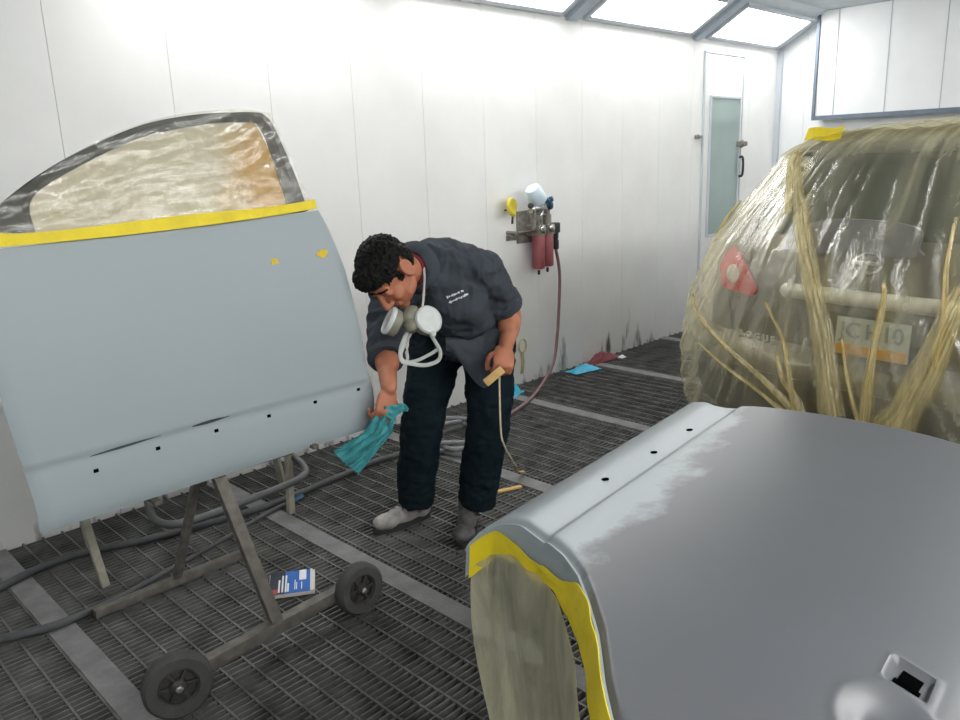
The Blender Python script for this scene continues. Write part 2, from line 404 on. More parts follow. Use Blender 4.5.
# raised head of the end wall with its dull steel edge
bm = new(); box(bm, 7.47, WX1, WY0, 3.14, 1.785, CH, 0.004)
struct('wall_right.001', bm, 'endwall')
bm = new()
box(bm, 7.455, 7.50, WY0, 3.165, 1.75, 1.785); box(bm, 7.455, 7.50, 3.14, 3.165, 1.785, 2.64)
struct('trim_1', bm, 'trimgrey')
bm = new()
for y in (2.98, 2.55, 2.12, 1.69): box(bm, 7.466, 7.472, y - 0.003, y + 0.003, 1.785, CH)
struct('trim_2', bm, 'ceil')
bm = new(); box(bm, 7.555, 7.6, 3.52, 3.562, 0, WH)
struct('trim_3', bm, 'fixture')

# grate floor: bearing bars along the wall, cross rods towards it, pit below
bm = new()
y = WY0 + 0.01
while y < WY1:
    box(bm, WX0, WX1, y - 0.0027, y + 0.0027, -0.03, -0.0015); y += 0.0262
x = WX0 + 0.03
while x < WX1:
    box(bm, x - 0.0038, x + 0.0038, WY0, WY1, -0.014, 0.0); x += 0.0775
struct('floor', bm, 'grate')
bm = new(); box(bm, WX0 - 0.1, WX1 + 0.1, WY0 - 0.1, WY1 + 0.1, -0.42, -0.34)
struct('floor.001', bm, 'pit')
for i, x in enumerate((-2.31, -1.325, -0.33, 0.655, 1.627, 2.63, 3.633, 4.637, 5.67, 6.66)):
    bm = new(); box(bm, x - 0.043, x + 0.043, WY0, WY1 - 0.002, -0.06, 0.0025, 0.001)
    struct('trim_%d' % (10 + i), bm, 'beam')

# ceiling and the slanted lamp bulkheads
bm = new(); box(bm, WX0 - 0.1, WX1 + 0.1, -1.02, 3.075, CH, CH + 0.08)
struct('ceiling', bm, 'ceil')
def slant(y0, z0, y1, z1, name):
    bm = new(); t = 0.06
    d = Vector((0, y1 - y0, z1 - z0)).normalized(); n = Vector((0, -d.z, d.y))
    if n.z < 0: n = -n
    L = (Vector((0, y1, z1)) - Vector((0, y0, z0))).length
    obox(bm, Vector(((WX0 + WX1) / 2, (y0 + y1) / 2, (z0 + z1) / 2)) + n * (t / 2 + 0.012), (1, 0, 0), d, n, WX1 - WX0, L + 0.03, t)
    struct(name, bm, 'fixture')
    return d, n, L
sides = [('wall_back.001', WY1, WH, 3.07, CH, 0), ('wall_front.001', WY0, WH, -1.008, CH, 1)]
proto = None
for nm, y0, z0, y1, z1, side in sides:
    d, n, L = slant(y0, z0, y1, z1, nm)
    xs = [(6.22, 7.42), (4.60, 5.93), (3.00, 4.33), (1.39, 2.72)] + ([(-0.22, 1.11), (-1.85, -0.52)] if side else [])
    for k, (xa, xb) in enumerate(xs):
        c = Vector(((xa + xb) / 2, (y0 + y1) / 2, (z0 + z1) / 2)) - d * (0.045 if (d.y > 0) == (y1 > y0) else -0.045); X = Vector((1, 0, 0)); w_ = xb - xa
        if side == 0:
            lab = ['lit slanted lamp panel at the far end above the booth door', 'lit slanted lamp panel above the wall, just left of the one over the booth door',
                   'lit slanted lamp panel at the top edge above the spray gun and regulators', 'lit slanted lamp panel high on the wall above the grey front door'][k]
            grp = 'slanted lamp panels on the seamed white wall'
        else: lab, grp = 'lit slanted lamp panel on the side of the booth behind the camera', 'slanted lamp panels opposite the seamed white wall'
        e = empty('ceiling_light', c, lab, 'ceiling light', grp)
        bm = new(); fr = 0.035; h = L * 0.335
        for s in (-1, 1):
            obox(bm, c + d * s * h + n * 0.004, X, d, n, w_ + 0.04, fr, 0.03, 0.003)
            obox(bm, c + X * s * (w_ / 2) + n * 0.004, X, d, n, fr, 2 * h, 0.03, 0.003)
        obj('lamp_frame', bm, 'fixture', e)
        bm = new(); obox(bm, c + n * 0.004, X, d, n, w_ - fr, 2 * h - fr, 0.008)
        obj('lamp_diffuser', bm, 'lamp_front' if side else 'lamp', e)
# grey ribs between the lamp panels
for i, x in enumerate((6.075, 4.465, 2.86, 1.25)):
    bm = new(); c = Vector((x, (WY1 + 3.07) / 2, (WH + CH) / 2)); d = Vector((0, 3.07 - WY1, CH - WH)).normalized(); n = Vector((0, -d.z, d.y)); n = n if n.z > 0 else -n
    obox(bm, c - n * 0.004, (1, 0, 0), d, n, 0.10, 0.54, 0.03, 0.002)
    struct('trim_%d' % (30 + i), bm, 'rib')

# personnel door in the back wall
dn = bpy.data.objects.new('door_1', None); COL.objects.link(dn); dn.location = (6.56, WY1, 0); dn['kind'] = 'structure'; ORG[dn.name] = Vector(dn.location)
def dpart(name, bm, m): 
    o = obj(name, bm, m, dn, smooth=False); o['kind'] = 'structure'; return o
bm = new(); box(bm, 6.24, 6.885, WY1 - 0.012, WY1 - 0.0005, 0.02, 2.29, 0.003)
dpart('door_leaf', bm, 'wall')
bm = new()
for (a, b, c, d_) in ((6.222, 6.236, 0, 2.312), (6.889, 6.903, 0, 2.312), (6.236, 6.889, 2.296, 2.312)): box(bm, a, b, WY1 - 0.016, WY1 - 0.0005, c, d_, 0.002)
dpart('door_frame', bm, 'fixture')
bm = new(); box(bm, 6.335, 6.83, WY1 - 0.02, WY1 - 0.012, 0.80, 1.945, 0.001)
dpart('door_pane', bm, 'doorglass')
bm = new()
for (a, b, c, d_) in ((6.315, 6.335, 0.78, 1.965), (6.83, 6.842, 0.78, 1.965), (6.335, 6.83, 1.945, 1.965), (6.335, 6.83, 0.78, 0.80)): box(bm, a, b, WY1 - 0.028, WY1 - 0.012, c, d_, 0.002)
dpart('pane_frame', bm, 'fixture')
bm = new(); lathe(bm, [(0.03, 0), (0.034, 0.02), (0.02, 0.03), (0.02, 0.06), (0.012, 0.065)], (6.885, WY1 - 0.012, 1.565), (0, -1, 0), 16)
obox(bm, (6.86, WY1 - 0.03, 1.565), (1, 0, 0), (0, 1, 0), (0, 0, 1), 0.13, 0.03, 0.045, 0.006)
dpart('lock', bm, 'brass')
bm = new(); tube(bm, [(6.87, WY1 - 0.012, 1.45), (6.87, WY1 - 0.05, 1.44), (6.87, WY1 - 0.052, 1.30), (6.87, WY1 - 0.012, 1.28)], 0.011, 8)
dpart('pull_handle', bm, 'darkmetal')
bm = new(); obox(bm, (6.155, WY1 - 0.012, 1.63), (1, 0, 0), (0, 1, 0), (0, 0, 1), 0.10, 0.022, 0.022, 0.004)
lathe(bm, [(0.018, 0), (0.018, 0.03), (0.01, 0.034)], (6.13, WY1 - 0.001, 1.63), (0, -1, 0), 12)
dpart('catch', bm, 'brass')

# ================================================================== grey front door on its wheeled stand
U = Vector((0.997, 0.073, -0.028)).normalized(); N = Vector((0.076, -0.991, 0.11)); N = (N - U * N.dot(U)).normalized(); V = N.cross(U)
if V.z < 0: V = -V
Rm = Matrix((U, V, N)).transposed()
DO = Vector((0.501, 2.09, 0.62))
fd = empty('car_door_skin', DO, 'blue-grey primed front car door on the wheeled stand, window masked with film', 'car door', 'primed car doors on stands', rot=Rm.to_euler()); fd['kind'] = 'thing'
PL = [(0.0, 0.0), (-0.006, 0.087), (-0.038, 0.311), (-0.055, 0.50), (-0.06, 0.715)]
PR = [(1.112, 0.0), (1.128, 0.02), (1.134, 0.10), (1.128, 0.165), (1.109, 0.213), (1.097, 0.322), (1.060, 0.569), (1.020, 0.707), (0.995, 0.774)]
def at_v(P, t):
    x = t * 0.999999
    tot = P[-1][1] - P[0][1]; v = P[0][1] + x * tot
    for a, b in zip(P, P[1:]):
        if a[1] <= v <= b[1] + 1e-9:
            k = (v - a[1]) / (b[1] - a[1]); return a[0] + (b[0] - a[0]) * k
    return P[-1][0]
def interp(x, xs, ys):
    if x <= xs[0]: return ys[0]
    for i in range(len(xs) - 1):
        if x <= xs[i + 1]: return ys[i] + (ys[i + 1] - ys[i]) * (x - xs[i]) / (xs[i + 1] - xs[i])
    return ys[-1]
def smooth_interp(x, xs, ys):
    """cubic through the points: no kinks in a pressed panel"""
    if x <= xs[0]: return ys[0]
    n = len(xs)
    for i in range(n - 1):
        if x <= xs[i + 1]:
            h = xs[i + 1] - xs[i]; t = (x - xs[i]) / h
            m0 = (ys[i + 1] - ys[i - 1]) / (xs[i + 1] - xs[i - 1]) if i > 0 else (ys[1] - ys[0]) / (xs[1] - xs[0])
            m1 = (ys[i + 2] - ys[i]) / (xs[i + 2] - xs[i]) if i + 2 < n else (ys[-1] - ys[-2]) / (xs[-1] - xs[-2])
            return (2 * t ** 3 - 3 * t * t + 1) * ys[i] + (t ** 3 - 2 * t * t + t) * h * m0 + (3 * t * t - 2 * t ** 3) * ys[i + 1] + (t ** 3 - t * t) * h * m1
    return ys[-1]
def sstep(a, b, x):
    t = max(0, min(1, (x - a) / (b - a))); return t * t * (3 - 2 * t)
def door_w(v, edge):
    w_ = smooth_interp(v, [0, .02, .05, .09, .13, .172, .184, .40, .60, .72, .80], [-.030, -.020, -.012, -.007, -.004, -.003, .004, .016, .012, .003, -.012])
    return w_ - 0.010 * (1 - sstep(0, 0.022, edge))
def skin_pt(u_, v_):
    a = at_v(PL, v_); b = at_v(PR, v_); vv = 0 + v_ * (0.715 + (0.774 - 0.715) * u_)
    x = a + (b - a) * u_
    return Vector((x, vv, door_w(vv, min(b - x, x - a))))
bm = new(); grid(bm, lambda a, b: skin_pt(a, b), 60, 90)
solidify(bm, 0.03)
for v in bm.verts: pass
obj('outer_skin', bm, 'primer', fd, local=True)
bm = new()
grid(bm, lambda a, b: Vector((skin_pt(a, b).x * 0.96 + 0.02, skin_pt(a, b).y * 0.985 + 0.004, -0.055 + door_w(skin_pt(a, b).y, 1) * 0.5)), 6, 8); solidify(bm, 0.02)
obj('inner_panel', bm, 'primer_side', fd, local=True)
for (u_, v_) in [(0.149, 0.127), (0.323, 0.141), (0.506, 0.146), (0.69, 0.147), (0.871, 0.151), (1.058, 0.154)]:
    bm = new(); obox(bm, (u_, v_, door_w(v_, 1) + 0.0005), (1, 0, 0), (0, 1, 0), (0, 0, 1), 0.013, 0.010, 0.003, 0.0012)
    obj('clip_hole', bm, 'hole', fd, local=True)
def streak_bm(u0, u1, v0, v1, wd, off=0.0012):  # thin dark strip laid along the moulding step
    bm = new(); 
    def f(a, b):
        u_ = u0 + (u1 - u0) * a; vv = v0 + (v1 - v0) * a + (b - 0.5) * wd * (0.25 + math.sin(PI * min(1, a * 1.1)))
        return Vector((u_, vv, door_w(vv, 1) + off))
    grid(bm, f, 14, 2); solidify(bm, 0.001); return bm
obj('dark_streak', streak_bm(0.14, 0.335, 0.169, 0.176, 0.006), 'dark_streak', fd, local=True)
obj('dark_streak', streak_bm(0.43, 0.55, 0.178, 0.181, 0.008), 'dark_streak', fd, local=True)
random.seed(3)
for (u_, v_, s) in ((0.778, 0.622, 0.016), (0.967, 0.632, 0.022)):
    bm = new(); ring = []
    for k in range(11):
        r = s * random.uniform(0.6, 1.1); ring.append((u_ + r * math.cos(2 * PI * k / 11) * 1.15, v_ + 0.7 * r * math.sin(2 * PI * k / 11)))
    f = bm.faces.new([bm.verts.new((a, b, door_w(b, 1) + 0.0015)) for a, b in ring])
    solidify(bm, 0.0012); obj('tape_patch', bm, 'tape2', fd, local=True)
# window sash, film over it, tape along the belt
OUT = [(-0.075, 0.745), (0.03, 0.817), (0.141, 0.893), (0.275, 0.964), (0.449, 1.034), (0.605, 1.068), (0.74, 1.083), (0.835, 1.087), (0.862, 1.078), (0.888, 1.042), (0.93, 0.903), (0.957, 0.775)]
INN = [(0.108, 0.745), (0.112, 0.76), (0.125, 0.842), (0.269, 0.926), (0.443, 0.999), (0.633, 1.041), (0.74, 1.052), (0.812, 1.054), (0.832, 1.04), (0.85, 0.995), (0.873, 0.841), (0.882, 0.77)]
bm = new()
def wf(u_, v_): return -0.018 - 0.10 * max(0, v_ - 0.75) 
o_ = cat_rom([(a, b, wf(a, b)) for a, b in OUT], 5); i_ = cat_rom([(a, b, wf(a, b)) for a, b in INN], 5)
ov = [bm.verts.new(p) for p in o_]; iv = [bm.verts.new(p) for p in i_]; mv = [bm.verts.new((p + q) / 2 + Vector((0, 0, 0.014))) for p, q in zip(o_, i_)]
for k in range(len(ov) - 1):
    bm.faces.new((ov[k], ov[k + 1], mv[k + 1], mv[k])); bm.faces.new((mv[k], mv[k + 1], iv[k + 1], iv[k]))
solidify(bm, 0.025); obj('window_sash', bm, 'sash', fd, local=True)
def film_sheet(bm, poly_lo, poly_hi, off, amp, nu=70, nv=36, seed=0):
    lo = cat_rom([Vector((a, b, 0)) for a, b in poly_lo], 8); hi = cat_rom([Vector((a, b, 0)) for a, b in poly_hi], 8)
    def f(a, b):
        p = lerp_list(lo, a).lerp(lerp_list(hi, a), b)
        q = Vector((p.x * 5 + p.y * 3 + seed, p.y * 16 - p.x * 5, seed)); k = noise.noise(q) * 0.6 + 0.4 * noise.noise(q * 2.7)
        return Vector((p.x, p.y, wf(p.x, p.y) + off + amp * (0.5 - abs(k) * 1.6)))
    grid(bm, f, nu, nv)
bm = new()
film_sheet(bm, [(-0.06, 0.745), (0.05, 0.742), (0.3, 0.748), (0.6, 0.757), (0.9, 0.772), (0.962, 0.776)], [(-0.08, 0.752), (0.03, 0.822), (0.275, 0.968), (0.5, 1.052), (0.74, 1.088), (0.866, 1.082), ], 0.022, 0.010)
obj('window_film', bm, 'film_door', fd, local=True)
bm = new(); lo_ = cat_rom([Vector((a, b, 0)) for a, b in ((0.10, 0.742), (0.5, 0.75), (0.885, 0.768))], 8); hi_ = cat_rom([Vector((a, b - 0.003, 0)) for a, b in ((0.106, 0.775), (0.125, 0.845), (0.269, 0.930), (0.443, 1.003), (0.633, 1.045), (0.74, 1.055), (0.822, 1.058), (0.884, 0.845), (0.894, 0.772))], 8)
hx_ = [p.x for p in hi_]; hy_ = [p.y for p in hi_]
def pane(a, b):
    x = 0.106 + (0.894 - 0.106) * a; lo = 0.74 + 0.028 * a; hi = interp(x, hx_, hy_)
    y_ = lo + (hi - lo) * b
    return Vector((x, y_, wf(x, y_) - 0.004 + 0.004 * noise.noise(Vector((x * 9, y_ * 9, 2)))))
grid(bm, pane, 60, 30); solidify(bm, 0.002); obj('window_mask', bm, 'pane_mask', fd, local=True)
bm = new()
def tapef(a, b):
    u_ = -0.065 + 1.03 * a; lo = 0.722 + 0.012 * a + 0.044 * a * a; hi = lo + 0.032 - 0.004 * math.sin(a * 9) + (0.012 if a < 0.12 else 0) * (1 - a / 0.12)
    v_ = lo + (hi - lo) * b
    return Vector((u_, v_, 0.016 - 0.05 * max(0, v_ - 0.73) + 0.002 * noise.noise(Vector((u_ * 14, v_ * 30, 0)))))
grid(bm, tapef, 60, 5); solidify(bm, 0.002); obj('belt_tape', bm, 'tape', fd, local=True)

# the wheeled A-frame stand that carries it
st = empty('panel_stand', (1.08, 2.35, 0), 'rusty steel stand on two rubber wheels carrying the upright grey front door', 'panel stand')
bm = new(); bar(bm, (0.785, 2.048, 0.088), (1.39, 2.098, 0.086), 0.038, 0.042); obj('axle_beam', bm, 'steel', st)
bm = new(); bar(bm, (0.75, 2.70, 0.03), (1.365, 2.71, 0.03), 0.030, 0.030); obj('rear_beam', bm, 'steel', st)
bm = new(); bar(bm, (1.095, 2.075, 0.10), (0.975, 2.285, 0.90), 0.038, 0.030, hint=(0, 1, 0)); obj('upright', bm, 'steel', st)
bm = new(); bar(bm, (1.048, 2.70, 0.045), (1.125, 2.32, 0.90), 0.025, 0.025, hint=(0, 1, 0)); obj('upright', bm, 'steel', st)
bm = new(); bar(bm, (0.70, 2.285, 0.91), (1.42, 2.335, 0.90), 0.035, 0.035)
for x in (0.72, 1.40):
    y = 2.285 + (x - 0.7) * 0.07; bar(bm, (x, y, 0.90), (x, y - 0.055, 0.905), 0.02, 0.02)
obj('top_beam', bm, 'steel', st)
for x in (0.80, 1.35):
    bm = new(); y0 = 2.10 + (x - 0.5) * 0.073
    bar(bm, (x, y0 + 0.19, 0.90), (x, y0 + 0.075, 0.615), 0.022, 0.022); bar(bm, (x, y0 + 0.078, 0.60), (x, y0 - 0.005, 0.597), 0.022, 0.012)
    obj('lower_hook', bm, 'steel', st)
for (c, r, ax) in (((0.740, 2.012, 0.098), 0.097, (-0.25, -0.97, 0.04)), ((1.405, 2.056, 0.092), 0.090, (-0.02, -1.0, 0.04))):
    d, a, b = axes(ax); c = Vector(c)
    bm = new(); lathe(bm, [(r * 0.60, -0.022), (r * 0.9, -0.026), (r, -0.014), (r, 0.014), (r * 0.9, 0.026), (r * 0.60, 0.022), (r * 0.56, 0.012)], c, ax, 32, False)
    t_ = obj('tyre', bm, 'rubber', st)
    bm = new(); lathe(bm, [(r * 0.60, -0.016), (r * 0.60, 0.010), (r * 0.52, 0.014), (r * 0.5, 0.004), (r * 0.24, 0.004), (r * 0.22, 0.02), (0.016, 0.024)], c, ax, 28)
    for k in range(6):
        an = 2 * PI * k / 6; dr = a * math.cos(an) + b * math.sin(an)
        obox(bm, c + dr * r * 0.38 + d * 0.009, dr, d, dr.cross(d), r * 0.34, 0.012, 0.010, 0.001)
    obj('wheel_hub', bm, 'hub', st)
    bm = new(); lathe(bm, [(0.011, 0.0), (0.011, 0.034), (0.006, 0.038)], c, ax, 6); obj('axle_nut', bm, 'bolt', st)
    bm = new(); bar(bm, c - d * 0.01, c - d * 0.055, 0.018); obj('axle', bm, 'steel', st)

# low tubular trestle behind the door
tr = empty('trestle', (1.4, 2.88, 0), 'low grey tubular trestle with pale legs behind the stand of the front door', 'trestle')
bm = new(); tube(bm, [(1.10, 3.02, 0.245), (1.05, 2.84, 0.23), (1.12, 2.74, 0.225), (1.4, 2.745, 0.225), (1.62, 2.76, 0.23), (1.70, 2.82, 0.24), (1.71, 2.95, 0.27), (1.70, 3.05, 0.28)], 0.016, 10)
obj('tube_loop', bm, 'tube_grey', tr)
for a, b in (((0.83, 2.93, 0.32), (0.868, 2.93, 0.0)), ((1.69, 2.93, 0.30), (1.685, 2.95, 0.0)), ((0.90, 3.22, 0.32), (0.94, 3.27, 0.0)), ((1.76, 3.2, 0.3), (1.83, 3.25, 0.0))):
    bm = new(); bar(bm, a, b, 0.028, 0.028); obj('leg', bm, 'paleleg', tr)
bm = new(); bar(bm, (0.83, 2.93, 0.315), (1.70, 2.93, 0.295), 0.028); bar(bm, (0.90, 3.22, 0.315), (1.76, 3.2, 0.295), 0.028); bar(bm, (0.84, 2.93, 0.315), (0.90, 3.22, 0.315), 0.028); bar(bm, (1.69, 2.93, 0.295), (1.76, 3.2, 0.295), 0.028)
obj('top_frame', bm, 'tube_grey', tr)

# ================================================================== second door lying face up on a trestle, right foreground
ld = empty('car_door_skin', (1.2, 0.62, 0.55), 'grey sanded rear car door lying face up on a trestle, wheel arch edge taped yellow', 'car door', 'primed car doors on stands'); ld['kind'] = 'thing'
def ysill(x): return 1.038 + 0.093 * (x - 1.0)
LX = [(0.00, 0.958), (0.04, 0.970), (0.08, 0.976), (0.15, 0.963), (0.23, 0.930), (0.30, 0.893), (0.355, 0.855), (0.41, 0.802), (0.463, 0.746), (0.52, 0.672), (0.56, 0.627), (0.62, 0.590), (0.72, 0.572), (0.95, 0.565)]
RX = [(0.00, 1.885), (0.045, 1.876), (0.10, 1.81), (0.17, 1.752), (0.2, 1.745), (0.6, 1.77), (0.95, 1.78)]
def lz(x, v):
    z = smooth_interp(v, [0, .025, .06, .10, .15, .232, .247, .31, .45, .60, .70, .78, .86, .95], [.775, .803, .831, .853, .871, .880, .888, .897, .903, .901, .893, .878, .852, .80])
    z += 0.018 * (x - 1.0)
    # handle bowl: round dish with its opening tab
    d = math.hypot((x - HBX) / 0.066, (v - HBV) / 0.058)
    z -= 0.014 * (1 - sstep(0.40, 1.0, d)) * (1 - 0.25 * max(0, 1 - d)) - 0.0022 * math.exp(-((d - 1.05) / 0.07) ** 2)
    tx, tv = (x - HTX) * HC + (v - HTV) * HS, -(x - HTX) * HS + (v - HTV) * HC
    q = max(abs(tx) / 0.028, abs(tv) / 0.027)
    z -= 0.009 * (1 - sstep(0.72, 0.92, q)) - 0.002 * math.exp(-((q - 1.02) / 0.09) ** 2) * (d > 1)
    return z
HBX, HBV = 0.842, 0.798; HTX, HTV = 0.946, 0.796; HC, HS = 1.0, 0.0
def lpt(a, b):
    v = 0.95 * b ** 1.15
    xl = interp(v, [p[0] for p in LX], [p[1] for p in LX]); xr = interp(v, [p[0] for p in RX], [p[1] for p in RX])
    x = xl + (xr - xl) * a
    e = min(x - xl, xr - x)
    return Vector((x, ysill(x) - v, lz(x, v) - 0.010 * (1 - sstep(0, 0.022, e)) ** 2))
bm = new(); grid(bm, lpt, 230, 260); solidify(bm, 0.006)
M['sanded'] = mat('sanded_grey_primer', srgb(97, 99, 103), 0.36, var=0.06, scale=3, spec=0.55)
def sanded(m):
    """dark sanded field with a ragged border against the pale primer left along the sill"""
    nt = m.node_tree; b = nt.nodes['Principled BSDF']; base = b.inputs['Base Color'].links[0].from_socket
    tc = nt.nodes.new('ShaderNodeTexCoord'); sx = nt.nodes.new('ShaderNodeSeparateXYZ'); nt.links.new(tc.outputs['Object'], sx.inputs[0])
    n = nt.nodes.new('ShaderNodeTexNoise'); n.inputs['Scale'].default_value = 9; n.inputs['Detail'].default_value = 8; n.inputs['Roughness'].default_value = 0.62; nt.links.new(tc.outputs['Object'], n.inputs['Vector'])
    mu = nt.nodes.new('ShaderNodeMath'); mu.operation = 'MULTIPLY_ADD'; mu.inputs[1].default_value = 0.22; nt.links.new(n.outputs['Fac'], mu.inputs[0]); nt.links.new(sx.outputs['Y'], mu.inputs[2])
    # the bare strip widens towards the arch
    k = nt.nodes.new('ShaderNodeMath'); k.operation = 'MULTIPLY_ADD'; k.inputs[1].default_value = -0.20; nt.links.new(sx.outputs['X'], k.inputs[0]); nt.links.new(mu.outputs[0], k.inputs[2])
    r = nt.nodes.new('ShaderNodeMapRange'); r.inputs[1].default_value = 0.200; r.inputs[2].default_value = 0.250; nt.links.new(k.outputs[0], r.inputs[0])
    mx = nt.nodes.new('ShaderNodeMixRGB'); mx.inputs[2].default_value = srgb(150, 159, 164); nt.links.new(base, mx.inputs[1]); nt.links.new(r.outputs[0], mx.inputs[0]); nt.links.new(mx.outputs[0], b.inputs['Base Color'])
sanded(M['sanded'])
obj('outer_skin', bm, 'sanded', ld)
# flange that turns down round the wheel arch, tape on it
def arch(t, drop, inset=0.0):
    v = 0.008 + 0.565 * t
    x = interp(v, [p[0] for p in LX], [p[1] for p in LX])
    p = Vector((x, ysill(x) - v, lz(x, v) - 0.008))
    v2 = v + 0.01; x2 = interp(v2, [p_[0] for p_ in LX], [p_[1] for p_ in LX]); d = Vector((x2 - x, -0.01, 0)).normalized()
    nrm = Vector((d.y, -d.x, 0)); nrm = nrm if nrm.x < 0 else -nrm
    return p + Vector((0, 0, -drop)) + nrm * inset
bm = new(); grid(bm, lambda a, b: arch(a, 0.062 * b, 0.010 * b), 60, 6); solidify(bm, 0.004)
obj('arch_flange', bm, 'primer', ld)
def tp(a, b):
    t = 0.02 + 0.98 * a; top = 0.006 + 0.032 * sstep(0.10, 0.30, t) * (1 - sstep(0.50, 0.66, t)) - 0.010 * sstep(0.58, 0.7, t)
    bot = 0.066 + 0.012 * noise.noise(Vector((t * 9, 0, 0))) + 0.02 * sstep(0.85, 1, t)
    dr = top + (bot - top) * b
    return arch(t, dr, 0.0075 - 0.002 * sstep(0.6, 0.7, t) + 0.010 * dr / 0.06 + 0.004 * noise.noise(Vector((t * 16, b * 2, 3))) + 0.03 * sstep(0.9, 1, t) * b)
bm = new(); grid(bm, tp, 70, 6); solidify(bm, 0.0015)
obj('arch_tape', bm, 'tape', ld)
for (x, v) in ((1.198, 0.183), (1.375, 0.197), (1.54, 0.200)):
    bm = new(); p = Vector((x, ysill(x) - v, lz(x, v) + 0.0006)); lathe(bm, [(0.0075, -0.002), (0.0075, 0.001)], p, (0, 0.15, 1), 12); obj('clip_hole', bm, 'hole', ld)
bm = new(); hx, hv = HTX + 0.003, HTV; p = Vector((hx, ysill(hx) - hv, lz(hx, hv) + 0.0016))
tn = Vector((0, 1, (lz(hx, hv - 0.01) - lz(hx, hv + 0.01)) / 0.02)).normalized() * -1; nn = Vector((1, 0, 0)).cross(tn); nn = nn if nn.z > 0 else -nn
obox(bm, p, (1, 0, 0), tn, nn, 0.028, 0.025, 0.003, 0.001); obox(bm, p - Vector((0.012, 0, 0)), (1, 0, 0), tn, nn, 0.007, 0.032, 0.003, 0.001)
obj('handle_opening', bm, 'hole', ld)
bm = new(); grid(bm, lambda a, b: lpt(0.09 + a * 0.88, 0.06 + 0.92 * b) + Vector((0, 0, -0.045)), 20, 20); solidify(bm, 0.02)
obj('inner_panel', bm, 'primer_side', ld)
# masking film hanging from the arch
fm = new()
def hang(a, b):
    t = 0.03 + 0.95 * a; p = arch(t, 0.055, 0.02)
    drop = 0.55 * b
    k = noise.noise(Vector((t * 5, b * 1.3, 1))) + 0.5 * noise.noise(Vector((t * 13, b * 2.0, 4)))
    ridge = 0.5 - abs(noise.noise(Vector((t * 11 + b * 1.5, b * 0.6, 8)))) * 1.6
    out = 0.018 * k * (0.25 + b) + 0.026 * ridge * b ** 0.5 - 0.02 * b
    nrm = (arch(t, 0.055, 1.02) - p)
    q = p + Vector((0, 0, -drop)) + nrm * out + Vector(((0.03 - 0.07 * t) * b, 0.015 * math.sin(b * 6 + t * 2) + 0.05 * t * b, 0))
    return q
grid(fm, hang, 80, 70)
thing('masking_film', fm, 'film_arch', 'yellowish clear film hanging from the taped wheel arch of the foreground door', 'plastic film')
# trestle under it
tr2 = empty('trestle', (1.2, 0.6, 0), 'steel trestle holding up the grey rear door in the foreground', 'trestle')
for x in (0.98, 1.55):
    bm = new(); bar(bm, (x, 0.85, 0.795), (x, 0.18, 0.795), 0.03); obj('cross_rail', bm, 'steel', tr2)
    for y in (0.84, 0.2):
        bm = new(); bar(bm, (x, y, 0.78), (x, y + (0.0 if y < 0.5 else -0.05), 0.0), 0.03); obj('leg', bm, 'steel', tr2)
for y in (0.80, 0.22):
    bm = new(); bar(bm, (0.98, y, 0.25), (1.55, y, 0.25), 0.025); obj('stretcher', bm, 'steel', tr2)

# ================================================================== the car under masking film
CY = math.radians(9); CP = Vector((3.11, 1.127, 0))
CH_ = Vector((math.cos(CY), -math.sin(CY), 0)); CL = Vector((math.sin(CY), math.cos(CY), 0))
def cw(x, y, z): return CP + CH_ * x + CL * y + Vector((0, 0, z))
ZS = [.20, .35, .50, .60, .645, .70, .85, .98, 1.06, 1.15, 1.30, 1.42, 1.50, 1.555, 1.585, 1.60]
WS = [.80, .865, .885, .89, .885, .88, .885, .87, .84, .79, .71, .645, .595, .53, .42, .26]
XRS = [.16, .04, .0, .01, .03, .09, .10, .11, .13, .17, .26, .34, .38, .50, .75, 1.0]
RCS = [.30, .33, .33, .33, .33, .33, .33, .33, .33, .30, .28, .25, .22, .22, .22, .25]
XFS = [4.05, 4.20, 4.25, 4.25, 4.24, 4.22, 4.12, 3.75, 3.15, 2.98, 2.75, 2.5, 2.35, 2.2, 2.0, 1.7]
RFS = [.55, .6, .6, .6, .6, .6, .6, .7, .4, .3, .28, .25, .25, .25, .25, .25]
def prm(z, dw=0.0, dx=0.0):
    return interp(z, ZS, WS) + dw, interp(z, ZS, XRS) - dx, interp(z, ZS, RCS), interp(z, ZS, XFS) + dx, interp(z, ZS, RFS)
def outline(z, n=96, dw=0, dx=0):
    w_, xr, rc, xf, rf = prm(z, dw, dx); out = []; e = 2.8
    for k in range(n):                       # rear half ellipse, then the front one
        t = PI * k / n - PI / 2
        c, s = math.cos(t), math.sin(t)
        out.append((xr + rc - rc * abs(c) ** (2 / e), w_ * (abs(s) ** (2 / e)) * (1 if s >= 0 else -1)))
    for k in range(n // 2):
        t = PI / 2 - PI * k / (n // 2); c, s = math.cos(t), math.sin(t)
        out.append((xf - rf + rf * abs(c) ** (2 / e), w_ * (abs(s) ** (2 / e)) * (1 if s >= 0 else -1)))
    return out
def rear_x(y, z, dw=0, dx=0):
    w_, xr, rc, _, _ = prm(z, dw, dx); t = min(abs(y) / w_, 1.0)
    return xr + rc * (1 - max(0, 1 - t ** 2.8) ** (1 / 2.8))
car = empty('car', CP + CH_ * 2.1, 'silver-beige hatchback seen from behind under clear masking film', 'car')
bm = new(); rings = []
zs = [.20 + i * 0.02 for i in range(69)] + [1.575, 1.59, 1.60]
for z in zs: rings.append([bm.verts.new(cw(x, y, z)) for x, y in outline(z)])
for i in range(len(rings) - 1):
    for k in range(len(rings[0])): bm.faces.new((rings[i][k], rings[i][(k + 1) % len(rings[0])], rings[i + 1][(k + 1) % len(rings[0])], rings[i + 1][k]))
